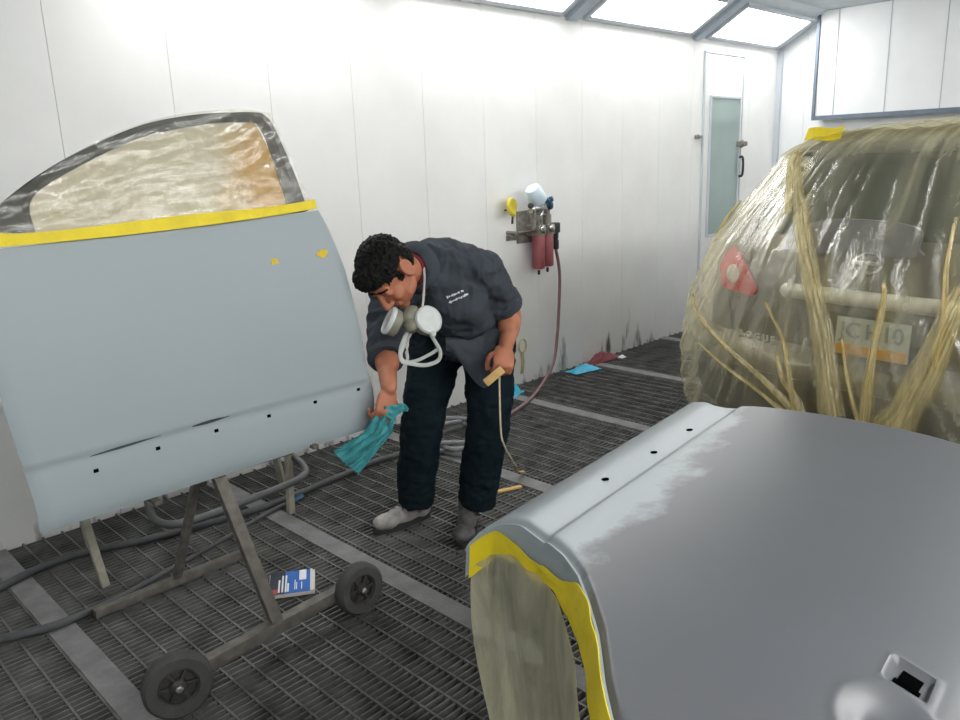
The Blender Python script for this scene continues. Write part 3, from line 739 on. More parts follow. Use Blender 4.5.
bm.faces.new(rings[0][::-1]); bm.faces.new(rings[-1])
obj('body', bm, 'carpaint', car)
def patch(poly, off, th=0.006, sub=4):
    """a piece lying on the rear of the car: outline in (y, z), thickness th"""
    bm = new(); f = bm.faces.new([bm.verts.new((0, y, z)) for y, z in poly])
    bmesh.ops.triangulate(bm, faces=[f])
    for _ in range(sub):
        es = [e for e in bm.edges if e.calc_length() > 0.035]
        if not es: break
        bmesh.ops.subdivide_edges(bm, edges=es, cuts=1); bmesh.ops.triangulate(bm, faces=[f for f in bm.faces if len(f.verts) > 3])
    for v in bm.verts: v.co = cw(rear_x(v.co.y, v.co.z) - off, v.co.y, v.co.z)
    bmesh.ops.recalc_face_normals(bm, faces=bm.faces[:]); bm.normal_update()
    if sum((f.normal.dot(CH_) for f in bm.faces)) > 0: bmesh.ops.reverse_faces(bm, faces=bm.faces[:])
    ret = bmesh.ops.extrude_face_region(bm, geom=bm.faces[:])
    vs = [g for g in ret['geom'] if isinstance(g, bmesh.types.BMVert)]
    for v in vs: v.co -= CH_ * th
    return bm
def rpoly(pts, n=4): return [(p.x, p.y) for p in cat_rom([Vector((a, b, 0)) for a, b in pts], n, closed=True)]
gl = [(-.50, 1.475), (.50, 1.475), (.545, 1.46), (.60, 1.33), (.66, 1.20), (.655, 1.165), (.62, 1.15), (-.62, 1.15), (-.655, 1.165), (-.66, 1.20), (-.60, 1.33), (-.545, 1.46)]
gl = [(y * .93, z) for y, z in gl]
obj('rear_window', patch(gl, 0.001), 'carglass', car)
obj('window_hump', patch(rpoly([(-.17, 1.13), (-.16, 1.19), (-.06, 1.215), (.15, 1.222), (.29, 1.20), (.355, 1.13), (.37, 1.085), (.1, 1.09), (-.18, 1.10)]), 0.010, 0.02), 'purple', car)  # rounded slate patch across the foot of the rear window
obj('spoiler', patch([(-.56, 1.485), (.56, 1.485), (.54, 1.525), (-.54, 1.525)], 0.005, 0.025), 'carpaint', car)
tail = rpoly([(.700, 1.075), (.655, 1.065), (.59, 1.02), (.53, .955), (.495, .905), (.515, .878), (.60, .885), (.695, .893), (.735, .93), (.748, 1.00)], 3)
for sgn in (1, -1):
    tl = obj('tail_light', patch([(y * sgn, z) for y, z in tail], 0.002, 0.022), 'lightred', car)
    tl['label'] = 'red tail light showing through the film' if sgn > 0 else 'right red tail light'
    q = cw(rear_x(.635, .965) - 0.020, .635 * sgn, .962); bm = new(); lathe(bm, [(0.042, 0), (0.042, 0.01), (0.03, 0.02), (0.01, 0.024)], q, -CH_ + CL * 0.35 * sgn, 24)
    obj('lamp_lens', bm, 'lightwhite', tl)
obj('bumper_cover', patch([(-.80, .36), (.80, .36), (.83, .50), (.81, .575), (-.81, .575), (-.83, .50)], 0.002, 0.012), 'carplastic', car)
obj('tailgate_seam', patch([(.60, .64), (.61, .64), (.69, .90), (.68, .90)], 0.0, 0.002), 'carplastic', car)
bm = new(); tube(bm, [cw(rear_x(y, .93) - 0.02, y, .925) for y in (.325, .2, 0, -.2, -.325)], 0.032, 12, round_ends=True); obj('garnish', bm, 'garnish', car)
obj('plate_recess', patch([(.20, .86), (-.30, .86), (-.27, .66), (.17, .66)], 0.001, 0.003), 'carplastic', car)
pl = obj('number_plate', patch([(.09, .848), (-.20, .848), (-.20, .70), (.09, .70)], 0.010, 0.006), 'plate', car)
obj('plate_band', patch([(.085, .742), (-.195, .742), (-.195, .702), (.085, .702)], 0.017, 0.002), 'plateorange', pl)
bm = new()
c = cw(rear_x(0, 1.062) - 0.02, -.003, 1.062); d, a, b = axes(-CH_ + Vector((0, 0, 0.3)))
ring = [c + a * math.cos(2 * PI * k / 24) * 0.056 + b * math.sin(2 * PI * k / 24) * 0.040 for k in range(24)]
tube(bm, cat_rom(ring, 1, closed=True) + [ring[0]], 0.006, 8, smooth=False); obox(bm, c, a, b, d, 0.125, 0.018, 0.012, 0.003)
obj('emblem', bm, 'chrome', car)
def letters(txt, size, m, name, parent, origin, ax, ay, depth=0.004):
    """raised lettering as a mesh, laid along ax (reading direction) and ay (up)"""
    cu = bpy.data.curves.new('t', 'FONT'); cu.body = txt; cu.size = size; cu.extrude = depth / 2; cu.align_x = 'CENTER'; cu.align_y = 'CENTER'; cu.offset = size * 0.012
    o = bpy.data.objects.new('t', cu); COL.objects.link(o); dg = bpy.context.evaluated_depsgraph_get(); dg.update()
    me = bpy.data.meshes.new_from_object(o.evaluated_get(dg)); bpy.data.objects.remove(o)
    ax = Vector(ax).normalized(); ay = Vector(ay).normalized(); az = ax.cross(ay)
    T = Matrix((ax, ay, az)).transposed().to_4x4(); T.translation = Vector(origin); me.transform(T); me.materials.clear()
    return obj(name, me, m, parent, smooth=False)
for tx_, ty_ in (('JC', .03), ('H10', -.105)): letters(tx_, 0.088, 'platechar', 'plate_lettering', pl, cw(rear_x(-.055, .80) - 0.019, ty_, .797), -CL, (0, 0, 1))
ry = .47; p1, p2 = cw(rear_x(.57, .695) - 0.012, .57, .70), cw(rear_x(.37, .695) - 0.012, .37, .70)
letters('R O G U E', 0.046, 'garnish', 'name_badge', car, (p1 + p2) / 2, p2 - p1, (0, 0, 1), 0.008)
for (x, y) in ((0.78, .80), (0.78, -.80), (3.45, .80), (3.45, -.80)):
    bm = new(); c = cw(x, y, 0.335); ax = CL * (1 if y > 0 else -1)
    lathe(bm, [(0.20, 0.06), (0.21, 0.09), (0.31, 0.105), (0.335, 0.08), (0.335, -0.10), (0.2, -0.11)], c, ax, 36); wl = obj('wheel', bm, 'rubber', car)
    bm = new(); lathe(bm, [(0.205, 0.07), (0.20, 0.088), (0.06, 0.10), (0.02, 0.10)], c, ax, 30); obj('rim', bm, 'chrome', wl)
for s in (1, -1):
    bm = new(); pts = [(0.75, 1.14), (0.95, 1.40), (1.2, 1.45), (2.1, 1.46), (2.55, 1.18), (2.5, 1.10), (0.8, 1.10)]
    f = bm.faces.new([bm.verts.new(cw(x, s * (interp(z, ZS, WS) + 0.003), z)) for x, z in pts]); solidify(bm, 0.004); obj('side_window', bm, 'carglass', car)
    bm = new(); q = cw(2.5, s * 0.95, 1.08); ellipsoid(bm, q, (0.06, 0.1, 0.07)); obj('side_mirror', bm, 'carpaint', car)
bm = new(); f = bm.faces.new([bm.verts.new(cw(x, y, z)) for x, y, z in ((3.10, .62, 1.09), (3.10, -.62, 1.09), (2.50, -.52, 1.44), (2.50, .52, 1.44))]); solidify(bm, 0.004); obj('windscreen', bm, 'carglass', car)

# film over the rear and flanks: taut at the roof edge, bridging to the bumper
FZ = [.27, .40, .56, .66, .80, .95, 1.10, 1.22, 1.34, 1.45, 1.515, 1.56, 1.60]
FW = [.925, .955, .962, .957, .945, .915, .865, .800, .735, .675, .630, .56, .43]
FX = [-.02, -.05, -.055, -.05, -.03, .0, .055, .12, .20, .27, .33, .44, .70]
def frow(z, s):
    """point of the film at height z; s in 0..1 runs from the left flank round the rear to the right flank"""
    w_ = interp(z, FZ, FW); xr = interp(z, FZ, FX); rc = 0.34; L = 1.25
    if s < 0.28: return (xr + rc + L * (0.28 - s) / 0.28, w_, 0.0, 1.0)
    if s > 0.80: return (xr + rc + L * (s - 0.80) / 0.20, -w_, 0.0, -1.0)
    t = PI / 2 - PI * (s - 0.28) / 0.52
    c, sn = math.cos(t), math.sin(t); e = 2.5
    x = xr + rc - rc * abs(c) ** (2 / e); y = w_ * abs(sn) ** (2 / e) * (1 if sn >= 0 else -1)
    return (x, y, -c, sn)
def pleat(y, z):
    """sharp little ridges fanning down from the roof edge, gathered again at the bumper"""
    g = y / (0.62 + 0.55 * (1.5 - z)) if z > 0.95 else y / 0.92 + (0.95 - z) * (0.25 - y) * 0.9
    k = 0
    for fq, am, sd in ((9, 0.6, 1), (19, 0.45, 5), (37, 0.28, 9)):
        n_ = noise.noise(Vector((g * fq, z * 1.9 + sd, sd * 3.1))); k += am * (1 - 2.4 * abs(n_))
    return k
LAY_GLINT = []
bm = new()
def ff(a, b):
    z = 0.27 + b * (1.60 - 0.27)
    x, y, nx, ny = frow(z, a)
    sl = noise.noise(Vector((x * 2.2, y * 2.2, z * 2.2)))
    k = pleat(y if 0.28 <= a <= 0.80 else y + (x - 0.4) * 0.7, z)
    am = 0.014 * (1 - 0.75 * sstep(1.46, 1.56, z)); off = am * k + 0.014 * sl
    side = max(1 - sstep(0.26, 0.36, a), sstep(0.74, 0.84, a))
    LAY_GLINT.append(0.24 + 1.25 * side * sstep(0.4, 0.7, z) + 0.95 * max(0, k) ** 2 + 0.8 * sstep(1.42, 1.54, z))  # denser film on flanks and roof edge; ridge haze stands in for highlights
    return cw(x + nx * off, y + ny * off, z)
grid(bm, ff, 420, 170)
def layers(bm, vals):
    ly = bm.verts.layers.float.new('layers')
    for v, q in zip(bm.verts, vals): v[ly] = q
layers(bm, LAY_GLINT)
film = thing('masking_film', bm, 'film_car', 'clear crinkled masking film draped over the rear of the car', 'plastic film')
bm = new()
def fr(a, b):
    y = 0.60 - 1.2 * b; x = 0.44 + 1.9 * a
    z0 = 1.56 + 0.055 * math.sin(min(1, a * 1.6) * PI / 2) - 0.10 * (abs(y) / 0.6) ** 4
    z = z0 + 0.012 * (1 - 2.2 * abs(noise.noise(Vector((x * 3, y * 9, 2)))))
    return cw(x - 0.05, y * (1 - 0.05 * a), z + 0.005)
grid(bm, fr, 60, 70); layers(bm, [1.9] * len(bm.verts))
obj('roof_film', bm, 'film_car', film)
# gathered bands of film
def fold(path, w0, w1, name='film_fold', off=0.03, nn=60, parent=None):
    """path: (y, z) points down the rear; the band widens from w0 to w1"""
    P = cat_rom([Vector((y, z, 0)) for y, z in path], 10); bm = new(); lay = []
    def f(a, b):
        p = lerp_list(P, a); q = lerp_list(P, min(1, a + 0.02)); d = (q - p); d = d.normalized() if d.length > 1e-6 else (lerp_list(P, 1) - lerp_list(P, 0.9)).normalized()
        sd = Vector((-d.y, d.x, 0)); wd = (w0 + (w1 - w0) * a) * (1 + 0.18 * noise.noise(Vector((a * 5, path[0][0] * 7, 1))))
        y, z = (p + sd * wd * (b - 0.5)).x, (p + sd * wd * (b - 0.5)).y
        w_ = interp(z, FZ, FW); xr = interp(z, FZ, FX); t = min(abs(y) / w_, 0.999); x = xr + 0.34 * (1 - (1 - t ** 2.5) ** 0.4)
        nz = 1 - 2.2 * abs(noise.noise(Vector((b * 7 + path[0][0] * 9, a * 2.2, 3)))); rid = 0.008 * math.sin(b * PI) + 0.008 * nz
        lay.append(max(0.04, math.sin(b * PI) ** 0.6 * (0.62 + 0.45 * nz) * sstep(-0.02, 0.10, a)))
        return cw(x - off - rid, y, z)
    grid(bm, f, nn, 22); layers(bm, lay)
    return obj(name, bm, 'film_fold', film)
fold([(.47, 1.50), (.37, 1.34), (.285, 1.217), (.134, .957), (.043, .735), (-.017, .49)], 0.035, 0.115)
fold([(.50, 1.49), (.43, 1.36), (.36, 1.24)], 0.05, 0.03)
fold([(-.40, 1.03), (-.388, .976), (-.343, .763), (-.271, .547), (-.22, .45)], 0.05, 0.17)
fold([(-.13, 1.02), (-.146, .951), (-.143, .766), (-.142, .48)], 0.014, 0.05)
fold([(.80, .86), (.735, .785), (.517, .674), (.317, .581), (.145, .47)], 0.010, 0.045)
fold([(.70, .66), (.52, .59), (.33, .52), (.17, .44)], 0.006, 0.03)
fold([(-.30, 1.25), (-.33, 1.06), (-.36, .90), (-.36, .75)], 0.012, 0.03)
fold([(-.02, .80), (-.06, .66), (-.13, .47)], 0.006, 0.025)
fold([(.253, .70), (.21, .60), (.148, .531), (.11, .46)], 0.02, 0.05)
fold([(.342, .893), (.217, .726), (.145, .47)], 0.008, 0.035)
fold([(.88, 1.08), (.86, 1.18), (.82, 1.27)], 0.03, 0.02)
bm = new(); c0 = cw(.41, .41, 1.553)
grid(bm, lambda a, b: cw(.405 + .03 * b, .49 - .17 * a, 1.535 + .052 * b + .004 * math.sin(a * 7)), 12, 4); solidify(bm, 0.002)
thing('masking_tape', bm, 'tape', 'short strip of yellow tape sticking up from the roof edge of the filmed car', 'tape')

# ================================================================== the painter, bent forward wiping the door edge
K = {k: Vector(v) for k, v in {
    'pel': (2.232, 2.357, 0.833), 'hipR': (2.193, 2.459, 0.810), 'hipL': (2.273, 2.252, 0.813), 'kneeR': (1.995, 2.365, 0.494), 'kneeL': (2.160, 2.150, 0.489),
    'ankR': (1.985, 2.446, 0.094), 'ankL': (2.150, 2.240, 0.093), 'chest': (2.021, 2.255, 1.023), 'neck': (1.887, 2.249, 1.124), 'head': (1.742, 2.210, 1.124),
    'shR': (1.873, 2.371, 1.018), 'shL': (2.121, 2.123, 1.090), 'elR': (1.773, 2.293, 0.847), 'wrR': (1.642, 2.124, 0.741), 'elL': (2.301, 2.151, 0.895),
    'wrL': (2.144, 2.030, 0.809), 'haL': (2.098, 1.999, 0.760), 'resp': (1.771, 2.121, 0.969), 'haR': (1.609, 2.113, 0.700)}.items()}
man = empty('person', (2.06, 2.34, 0), 'man in charcoal work shirt and navy trousers bending to wipe the front door edge', 'person')
HF = Vector((-0.486, -0.159, -0.860)).normalized(); HL = Vector((0.087, -0.987, 0.133)); HL = (HL - HF * HL.dot(HF)).normalized(); HC_ = HF.cross(HL)
HM = Matrix((HF, HL, HC_)).transposed(); HO = K['head']
HS_ = 1.01
def hp(x, y, z): return HO + HM @ Vector((x, y, z)) * HS_
def hell(bm, c, r, seg=24, rings=16): ellipsoid(bm, hp(*c), [q * HS_ for q in r], HM, seg, rings)

def hand(bm, wr, pd, pn, left, curl, spread=0.0, size=1.0):
    pd = pd.normalized(); pn = (pn - pd * pn.dot(pd)).normalized(); th = pn.cross(pd) if left else pd.cross(pn)
    R3 = Matrix((pd, th, pn)).transposed()
    s = size
    ellipsoid(bm, wr + pd * 0.050 * s, (0.052 * s, 0.040 * s, 0.017 * s), R3)
    ellipsoid(bm, wr + pd * 0.072 * s + th * 0.004, (0.030 * s, 0.041 * s, 0.015 * s), R3)
    ellipsoid(bm, wr + pd * 0.035 * s + th * 0.026 * s + pn * 0.008, (0.034 * s, 0.018 * s, 0.017 * s), R3)
    for i, (o, L) in enumerate(((0.030, 0.90), (0.010, 1.0), (-0.011, 0.93), (-0.031, 0.74))):
        p = wr + pd * 0.085 * s + th * o * s; ang = 0; pts = [p - pd * 0.02 * s]
        segs = [0.040 * L * s, 0.027 * L * s, 0.021 * L * s]
        pts.append(p)
        for sg, c in zip(segs, curl):
            ang += math.radians(c + 4 * i); d = pd * math.cos(ang) + pn * math.sin(ang) + th * (o * spread * 4)
            p = p + d.normalized() * sg; pts.append(p)
        tube(bm, pts, [0.0095 * s, 0.0096 * s, 0.0088 * s, 0.008 * s, 0.007 * s], 10, 3, round_ends=True)
    p = wr + pd * 0.03 * s + th * 0.032 * s + pn * 0.006
    tube(bm, [p - th * 0.012, p + (pd * 0.5 + th * 0.55 + pn * 0.3) * 0.035 * s, p + (pd * 0.8 + th * 0.5 + pn * 0.75) * 0.045 * s, p + (pd * 1.0 + th * 0.30 + pn * 1.0) * 0.054 * s], [0.013 * s, 0.0115 * s, 0.0105 * s, 0.008 * s], 10, 3, round_ends=True)

bm = new()
# trunk and limbs inside the clothes, continuous with head, arms and hands
tube(bm, [K['pel'] + Vector((0, 0, -0.02)), K['pel'].lerp(K['chest'], 0.5), K['chest'], K['neck']], [0.11, 0.105, 0.115, 0.06], 16, flat=0.8, round_ends=True)
for s in 'RL':
    tube(bm, [K['pel'], K['hip' + s], K['knee' + s], K['ank' + s] + Vector((0, 0, 0.02))], [0.08, 0.068, 0.052, 0.04], 14, round_ends=True)
    tube(bm, [K['chest'], K['sh' + s], K['el' + s], K['wr' + s]], [0.08, 0.056, 0.045, 0.029], 14, 8, round_ends=True)
d_ = (K['wrL'] - K['elL']).normalized(); ellipsoid(bm, K['elL'].lerp(K['wrL'], 0.32), (0.075, 0.045, 0.043), Matrix((d_, *axes(d_)[1:])).transposed())
d_ = (K['wrR'] - K['elR']).normalized(); ellipsoid(bm, K['elR'].lerp(K['wrR'], 0.38), (0.08, 0.046, 0.044), Matrix((d_, *axes(d_)[1:])).transposed())
tube(bm, [K['neck'] + (K['neck'] - K['head']) * 0.3, K['neck'], hp(-0.035, 0, -0.06), hp(-0.02, 0, -0.01)], [0.065, 0.058, 0.055, 0.05], 16, round_ends=True)
hell(bm, (-0.012, 0, 0.030), (0.096, 0.074, 0.092)); hell(bm, (0.030, 0, -0.030), (0.062, 0.060, 0.080)); hell(bm, (0.035, 0, -0.075), (0.050, 0.052, 0.040))
hell(bm, (0.072, 0, -0.100), (0.022, 0.026, 0.018)); hell(bm, (0.074, 0, 0.026), (0.018, 0.050, 0.014))
for s in (1, -1):
    hell(bm, (0.079, 0.030 * s, 0.010), (0.012, 0.017, 0.008)); hell(bm, (0.060, 0.040 * s, -0.025), (0.030, 0.022, 0.026)); hell(bm, (0.02, 0.050 * s, -0.075), (0.035, 0.010, 0.020))
    hell(bm, (-0.014, 0.082 * s, 0.000), (0.023, 0.011, 0.036)); hell(bm, (-0.022, 0.082 * s, 0.008), (0.012, 0.010, 0.022)); hell(bm, (-0.002, 0.077 * s, -0.026), (0.009, 0.007, 0.012))
    tube(bm, [hp(x_, 0.089 * s, z_) for x_, z_ in ((-0.004, -0.030), (0.004, -0.004), (0.000, 0.022), (-0.015, 0.036), (-0.031, 0.026), (-0.034, 0.002), (-0.022, -0.022), (-0.008, -0.038))], 0.0062, 8, 5, round_ends=True)
    hell(bm, (0.098, 0.012 * s, -0.036), (0.012, 0.009, 0.009))
tube(bm, [hp(0.080, 0, 0.026), hp(0.100, 0, 0.004), hp(0.116, 0, -0.030), hp(0.096, 0, -0.040)], [0.010, 0.010, 0.0135, 0.010], 10, 4, round_ends=True)
hell(bm, (0.084, 0, -0.062), (0.014, 0.024, 0.007)); hell(bm, (0.081, 0, -0.074), (0.014, 0.020, 0.008))
hand(bm, K['wrR'], K['haR'] - K['wrR'] + Vector((0, 0, -0.03)), _f * 0.75 - CR * 0.65, False, (38, 42, 35))
hand(bm, K['wrL'], K['haL'] - K['wrL'], _f * 0.9 - CR * 0.15, True, (52, 62, 45))
body = fuse(bm, 0.0042, 3)
obj('body', body, 'skin', man)

# hair: a short thick cap with its hairline, tufted
bm = new()
hell(bm, (-0.017, 0, 0.040), (0.106, 0.084, 0.098), 64, 48); hell(bm, (0.045, 0, 0.088), (0.056, 0.060, 0.040), 32, 20); hell(bm, (-0.05, 0, 0.0), (0.07, 0.078, 0.07), 32, 20)
me = fuse(bm, 0.0045, 2)
crumple(me, 0.006, 45, sharp=True); crumple(me, 0.004, 110)
bm = new(); bm.from_mesh(me); inv = HM.inverted()
kill = []
for v in bm.verts:
    p = (inv @ (v.co - HO)) / HS_
    if p.x > 0.03: line = 0.052 + 0.25 * max(0, 0.045 - abs(p.y)) * 0 - (0.02 if abs(p.y) > 0.055 else 0)
    elif p.x > 0.006: line = -0.016
    elif p.x > -0.044: line = 0.036
    else: line = -0.062
    if p.z < line + 0.006 * noise.noise(p * 60): kill.append(v)
bmesh.ops.delete(bm, geom=kill, context='VERTS')
obj('hair', bm, 'hair', man)
bm = new()
for s in (1, -1): tube(bm, [hp(0.088, 0.002 * s, 0.030), hp(0.088, 0.014 * s, 0.032), hp(0.089, 0.030 * s, 0.036), hp(0.076, 0.050 * s, 0.030)], [0.004, 0.0055, 0.003], 8, 4, round_ends=True)
me = fuse(bm, 0.002, 1); obj('eyebrows', me, 'hair', man)
for s in (1, -1):
    bm = new(); hell(bm, (0.0785, 0.030 * s, 0.002), (0.009, 0.013, 0.004)); ey = obj('eye', bm, 'eye', man)
    bm = new(); hell(bm, (0.0855, 0.030 * s, 0.0005), (0.003, 0.005, 0.003)); obj('iris', bm, 'iris', ey)
bm = new(); hell(bm, (0.0935, 0, -0.066), (0.0045, 0.021, 0.005)); obj('mouth', bm, 'lip', man)

# shirt
bm = new()
hem = K['pel'] + Vector((-0.035, -0.005, -0.135))
tube(bm, [hem, K['pel'] + Vector((-0.01, 0, 0.0)), K['pel'].lerp(K['chest'], 0.5) + Vector((0.0, 0, -0.005)), K['chest'] + Vector((0.02, 0.0, -0.005)), K['neck'] + Vector((0.05, 0.01, -0.03))],
     [0.205, 0.195, 0.185, 0.185, 0.085], 28, 10, flat=0.72, round_ends=False)
up = (K['shL'] - K['shR']).normalized()
tube(bm, [K['shR'] + up * 0.01, (K['shR'] + K['shL']) / 2 + Vector((0.02, 0.01, 0.055)), K['shL'] - up * 0.01], [0.078, 0.115, 0.080], 18, 8, round_ends=True)
ellipsoid(bm, K['chest'] + Vector((0.05, 0.02, 0.045)), (0.15, 0.16, 0.10))
cufL = K['shL'].lerp(K['elL'], 0.80); tube(bm, [K['shL'] - up * 0.04, K['shL'], K['shL'].lerp(K['elL'], 0.45), cufL], [0.075, 0.080, 0.072, 0.070], 18, 8)
cufR = K['elR'].lerp(K['wrR'], 0.36); tube(bm, [K['shR'] + up * 0.04, K['shR'], K['elR'], cufR], [0.075, 0.078, 0.068, 0.060], 18, 8)
me = fuse(bm, 0.0075, 5)
crumple(me, 0.013, 6.5, (1, 1, 1.6), sharp=True); crumple(me, 0.006, 15, (1.5, 1.5, 0.7), sharp=True)
shirt = obj('shirt', me, 'shirt', man)
bm = new()
for e0, e1, r in ((K['shL'].lerp(K['elL'], 0.62), cufL, 0.074), (K['elR'].lerp(K['wrR'], 0.20), cufR, 0.066)):
    d = (e1 - e0).normalized(); n_ = (e1 - e0).length
    bm2 = new(); lathe(bm2, [(r * 0.80, n_), (r * 1.0, n_ + 0.002), (r * 1.06, n_ * 0.8), (r * 1.04, n_ * 0.3), (r * 0.9, n_ * 0.15)], e0, d, 26, False)
    solidify(bm2, 0.006); me = bpy.data.meshes.new('c'); bm2.to_mesh(me); bm2.free(); crumple(me, 0.005, 22)
    obj('cuff', me, 'shirt', shirt)
bm = new()
def tail(a, b):
    p = (Vector((2.000, 2.235, 0.860)).lerp(Vector((2.195, 2.085, 0.865)), a)) + _f * 0.045 * (1 - sstep(0, 0.45, b)); drop = 0.07 + 0.165 * (sstep(0.0, 0.60, a) if a < 0.6 else 1 - 0.55 * (a - 0.6) / 0.4)
    return p + Vector((0.01, -0.012, -drop * b)) - _f * (0.018 * math.sin(b * 2.2) + 0.012 * noise.noise(Vector((a * 4, b * 3, 2))) + 0.010 * (0.5 - abs(noise.noise(Vector((a * 7 + b * 2, b * 2, 5))))))
grid(bm, tail, 30, 20); solidify(bm, 0.004); obj('shirt_tail', bm, 'shirt', shirt)
# collar
nk = K['neck'] + (K['neck'] - K['chest']).normalized() * -0.005; d = (hp(-0.035, 0, -0.06) - K['neck']).normalized()
bm2 = new(); lathe(bm2, [(0.076, -0.02), (0.072, 0.01), (0.068, 0.032), (0.078, 0.028), (0.094, 0.002), (0.100, -0.014)], nk, d, 30, False); solidify(bm2, 0.004)
dd, aa, bb = axes(d)
me = bpy.data.meshes.new('c'); bm2.to_mesh(me); bm2.free(); crumple(me, 0.004, 20); obj('collar', me, 'shirt', shirt)
bm2 = new(); lathe(bm2, [(0.064, 0.0), (0.062, 0.03), (0.060, 0.04)], nk + d * 0.008, d, 28, False); solidify(bm2, 0.003); obj('undershirt', bm2, 'tee', man)
# embroidered name on the chest (illegible at this size: two rows of stitches)
def nearest(o, p, away):
    best = min(o.data.vertices, key=lambda v: (v.co + ORG[o.name] - p).length); return best.co + ORG[o.name], best.normal.copy()

# trousers
bm = new()
ellipsoid(bm, K['pel'] + Vector((0, 0, -0.03)), (0.125, 0.165, 0.13)); 
for s in 'RL':
    tube(bm, [K['hip' + s] + Vector((0, 0, 0.03)), K['hip' + s].lerp(K['knee' + s], 0.4), K['knee' + s], K['knee' + s].lerp(K['ank' + s], 0.5), K['ank' + s] + Vector((0.012, 0, 0.005))], [0.115, 0.108, 0.086, 0.084, 0.078], 20, 8)
me = fuse(bm, 0.0075, 4)
crumple(me, 0.008, 7, (1, 1, 1.2), sharp=True); crumple(me, 0.005, 18, (1, 1, 1.6), sharp=True)
obj('trousers', me, 'trouser', man)

# shoes
def shoe(heel, toe, m, ank):
    h = Vector((*heel, 0)); t = Vector((*toe, 0)); d = (t - h).normalized(); L = (t - h).length; s = Vector((-d.y, d.x, 0)); R3 = Matrix((d, s, Vector((0, 0, 1)))).transposed()
    bm = new()
    ellipsoid(bm, h + d * 0.045 + Vector((0, 0, 0.050)), (0.050, 0.040, 0.045), R3); ellipsoid(bm, h + d * L * 0.48 + Vector((0, 0, 0.048)), (0.095, 0.042, 0.042), R3)
    ellipsoid(bm, h + d * (L - 0.062) + Vector((0, 0, 0.040)), (0.062, 0.049, 0.033), R3)
    tube(bm, [h + d * 0.13 + Vector((0, 0, 0.055)), h + d * 0.075 + Vector((0, 0, 0.09)), h + d * 0.06 + Vector((0, 0, 0.15))], [0.044, 0.047, 0.046], 16, round_ends=False)
    me = fuse(bm, 0.0055, 4); crumple(me, 0.003, 30)
    for v in me.vertices: v.co.z = max(v.co.z, 0.018)
    o = obj('shoe', me, m, man)
    bm = new(); P = []
    for k in range(28):
        a = 2 * PI * k / 28; x = math.cos(a); y = math.sin(a); wd = 0.047 if x > 0 else 0.040
        P.append(h + d * (L / 2 + x * (L / 2 + 0.004)) + s * y * wd * (0.9 if abs(x) < 0.3 else 1))
    lo = [bm.verts.new((p.x, p.y, 0.003)) for p in P]; hi = [bm.verts.new((p.x, p.y, 0.024)) for p in P]
    for k in range(28): bm.faces.new((lo[k], lo[(k + 1) % 28], hi[(k + 1) % 28], hi[k]))
    bm.faces.new(lo[::-1]); bm.faces.new(hi); obj('sole', bm, 'sole', o)
    for k in range(3):
        bm = new(); c = h + d * (0.125 + 0.022 * k) + Vector((0, 0, 0.098 - 0.007 * k)); tube(bm, [c - s * 0.028 + Vector((0, 0, -0.012)), c + Vector((0, 0, 0.0)), c + s * 0.028 + Vector((0, 0, -0.012))], 0.003, 6, 4); obj('lace', bm, 'sole', o)
shoe((2.075, 2.455), (1.800, 2.492), 'shoe', K['ankR']); shoe((2.205, 2.320), (1.955, 2.118), 'shoe2', K['ankL'])

# embroidery, laid on the shirt front
def near(o, p):
    p = Vector(p) - ORG[o.name]
    v = min(o.data.vertices, key=lambda q: (q.co - p).length); return v.co + ORG[o.name], v.normal.copy()
tx = Vector((0.727, -0.586, 0.371)).normalized(); ty = Vector((-0.22, 0.30, 0.92)).normalized()
bpy.context.view_layer.update(); random.seed(11)
for row, L in ((0.010, 0.060), (-0.010, 0.072)):
    bm = new(); s_ = -L / 2
    while s_ < L / 2:
        w_ = random.uniform(0.0035, 0.006)
        org = Vector((1.945, 2.085, 1.02)) + tx * (s_ + w_ / 2 + (0.006 if row < 0 else 0)) + ty * row + tx.cross(ty) * 0.15 - ORG[shirt.name]
        ok_, p, n_, _ = shirt.ray_cast(org, -tx.cross(ty))
        if not ok_: p, n_ = near(shirt, org + ORG[shirt.name]); p = p - ORG[shirt.name]
        p = p + ORG[shirt.name]
        b_ = (ty - n_ * ty.dot(n_)).normalized(); a_ = b_.cross(n_).normalized()
        obox(bm, p + n_ * 0.004, (a_ + b_ * random.uniform(-0.4, 0.4)).normalized(), b_, n_, w_ * 0.9, random.uniform(0.004, 0.010), 0.004)
        s_ += w_ + random.choice((0.0, 0.0, 0.001, 0.003))
    obj('name_embroidery', bm, 'thread', shirt)

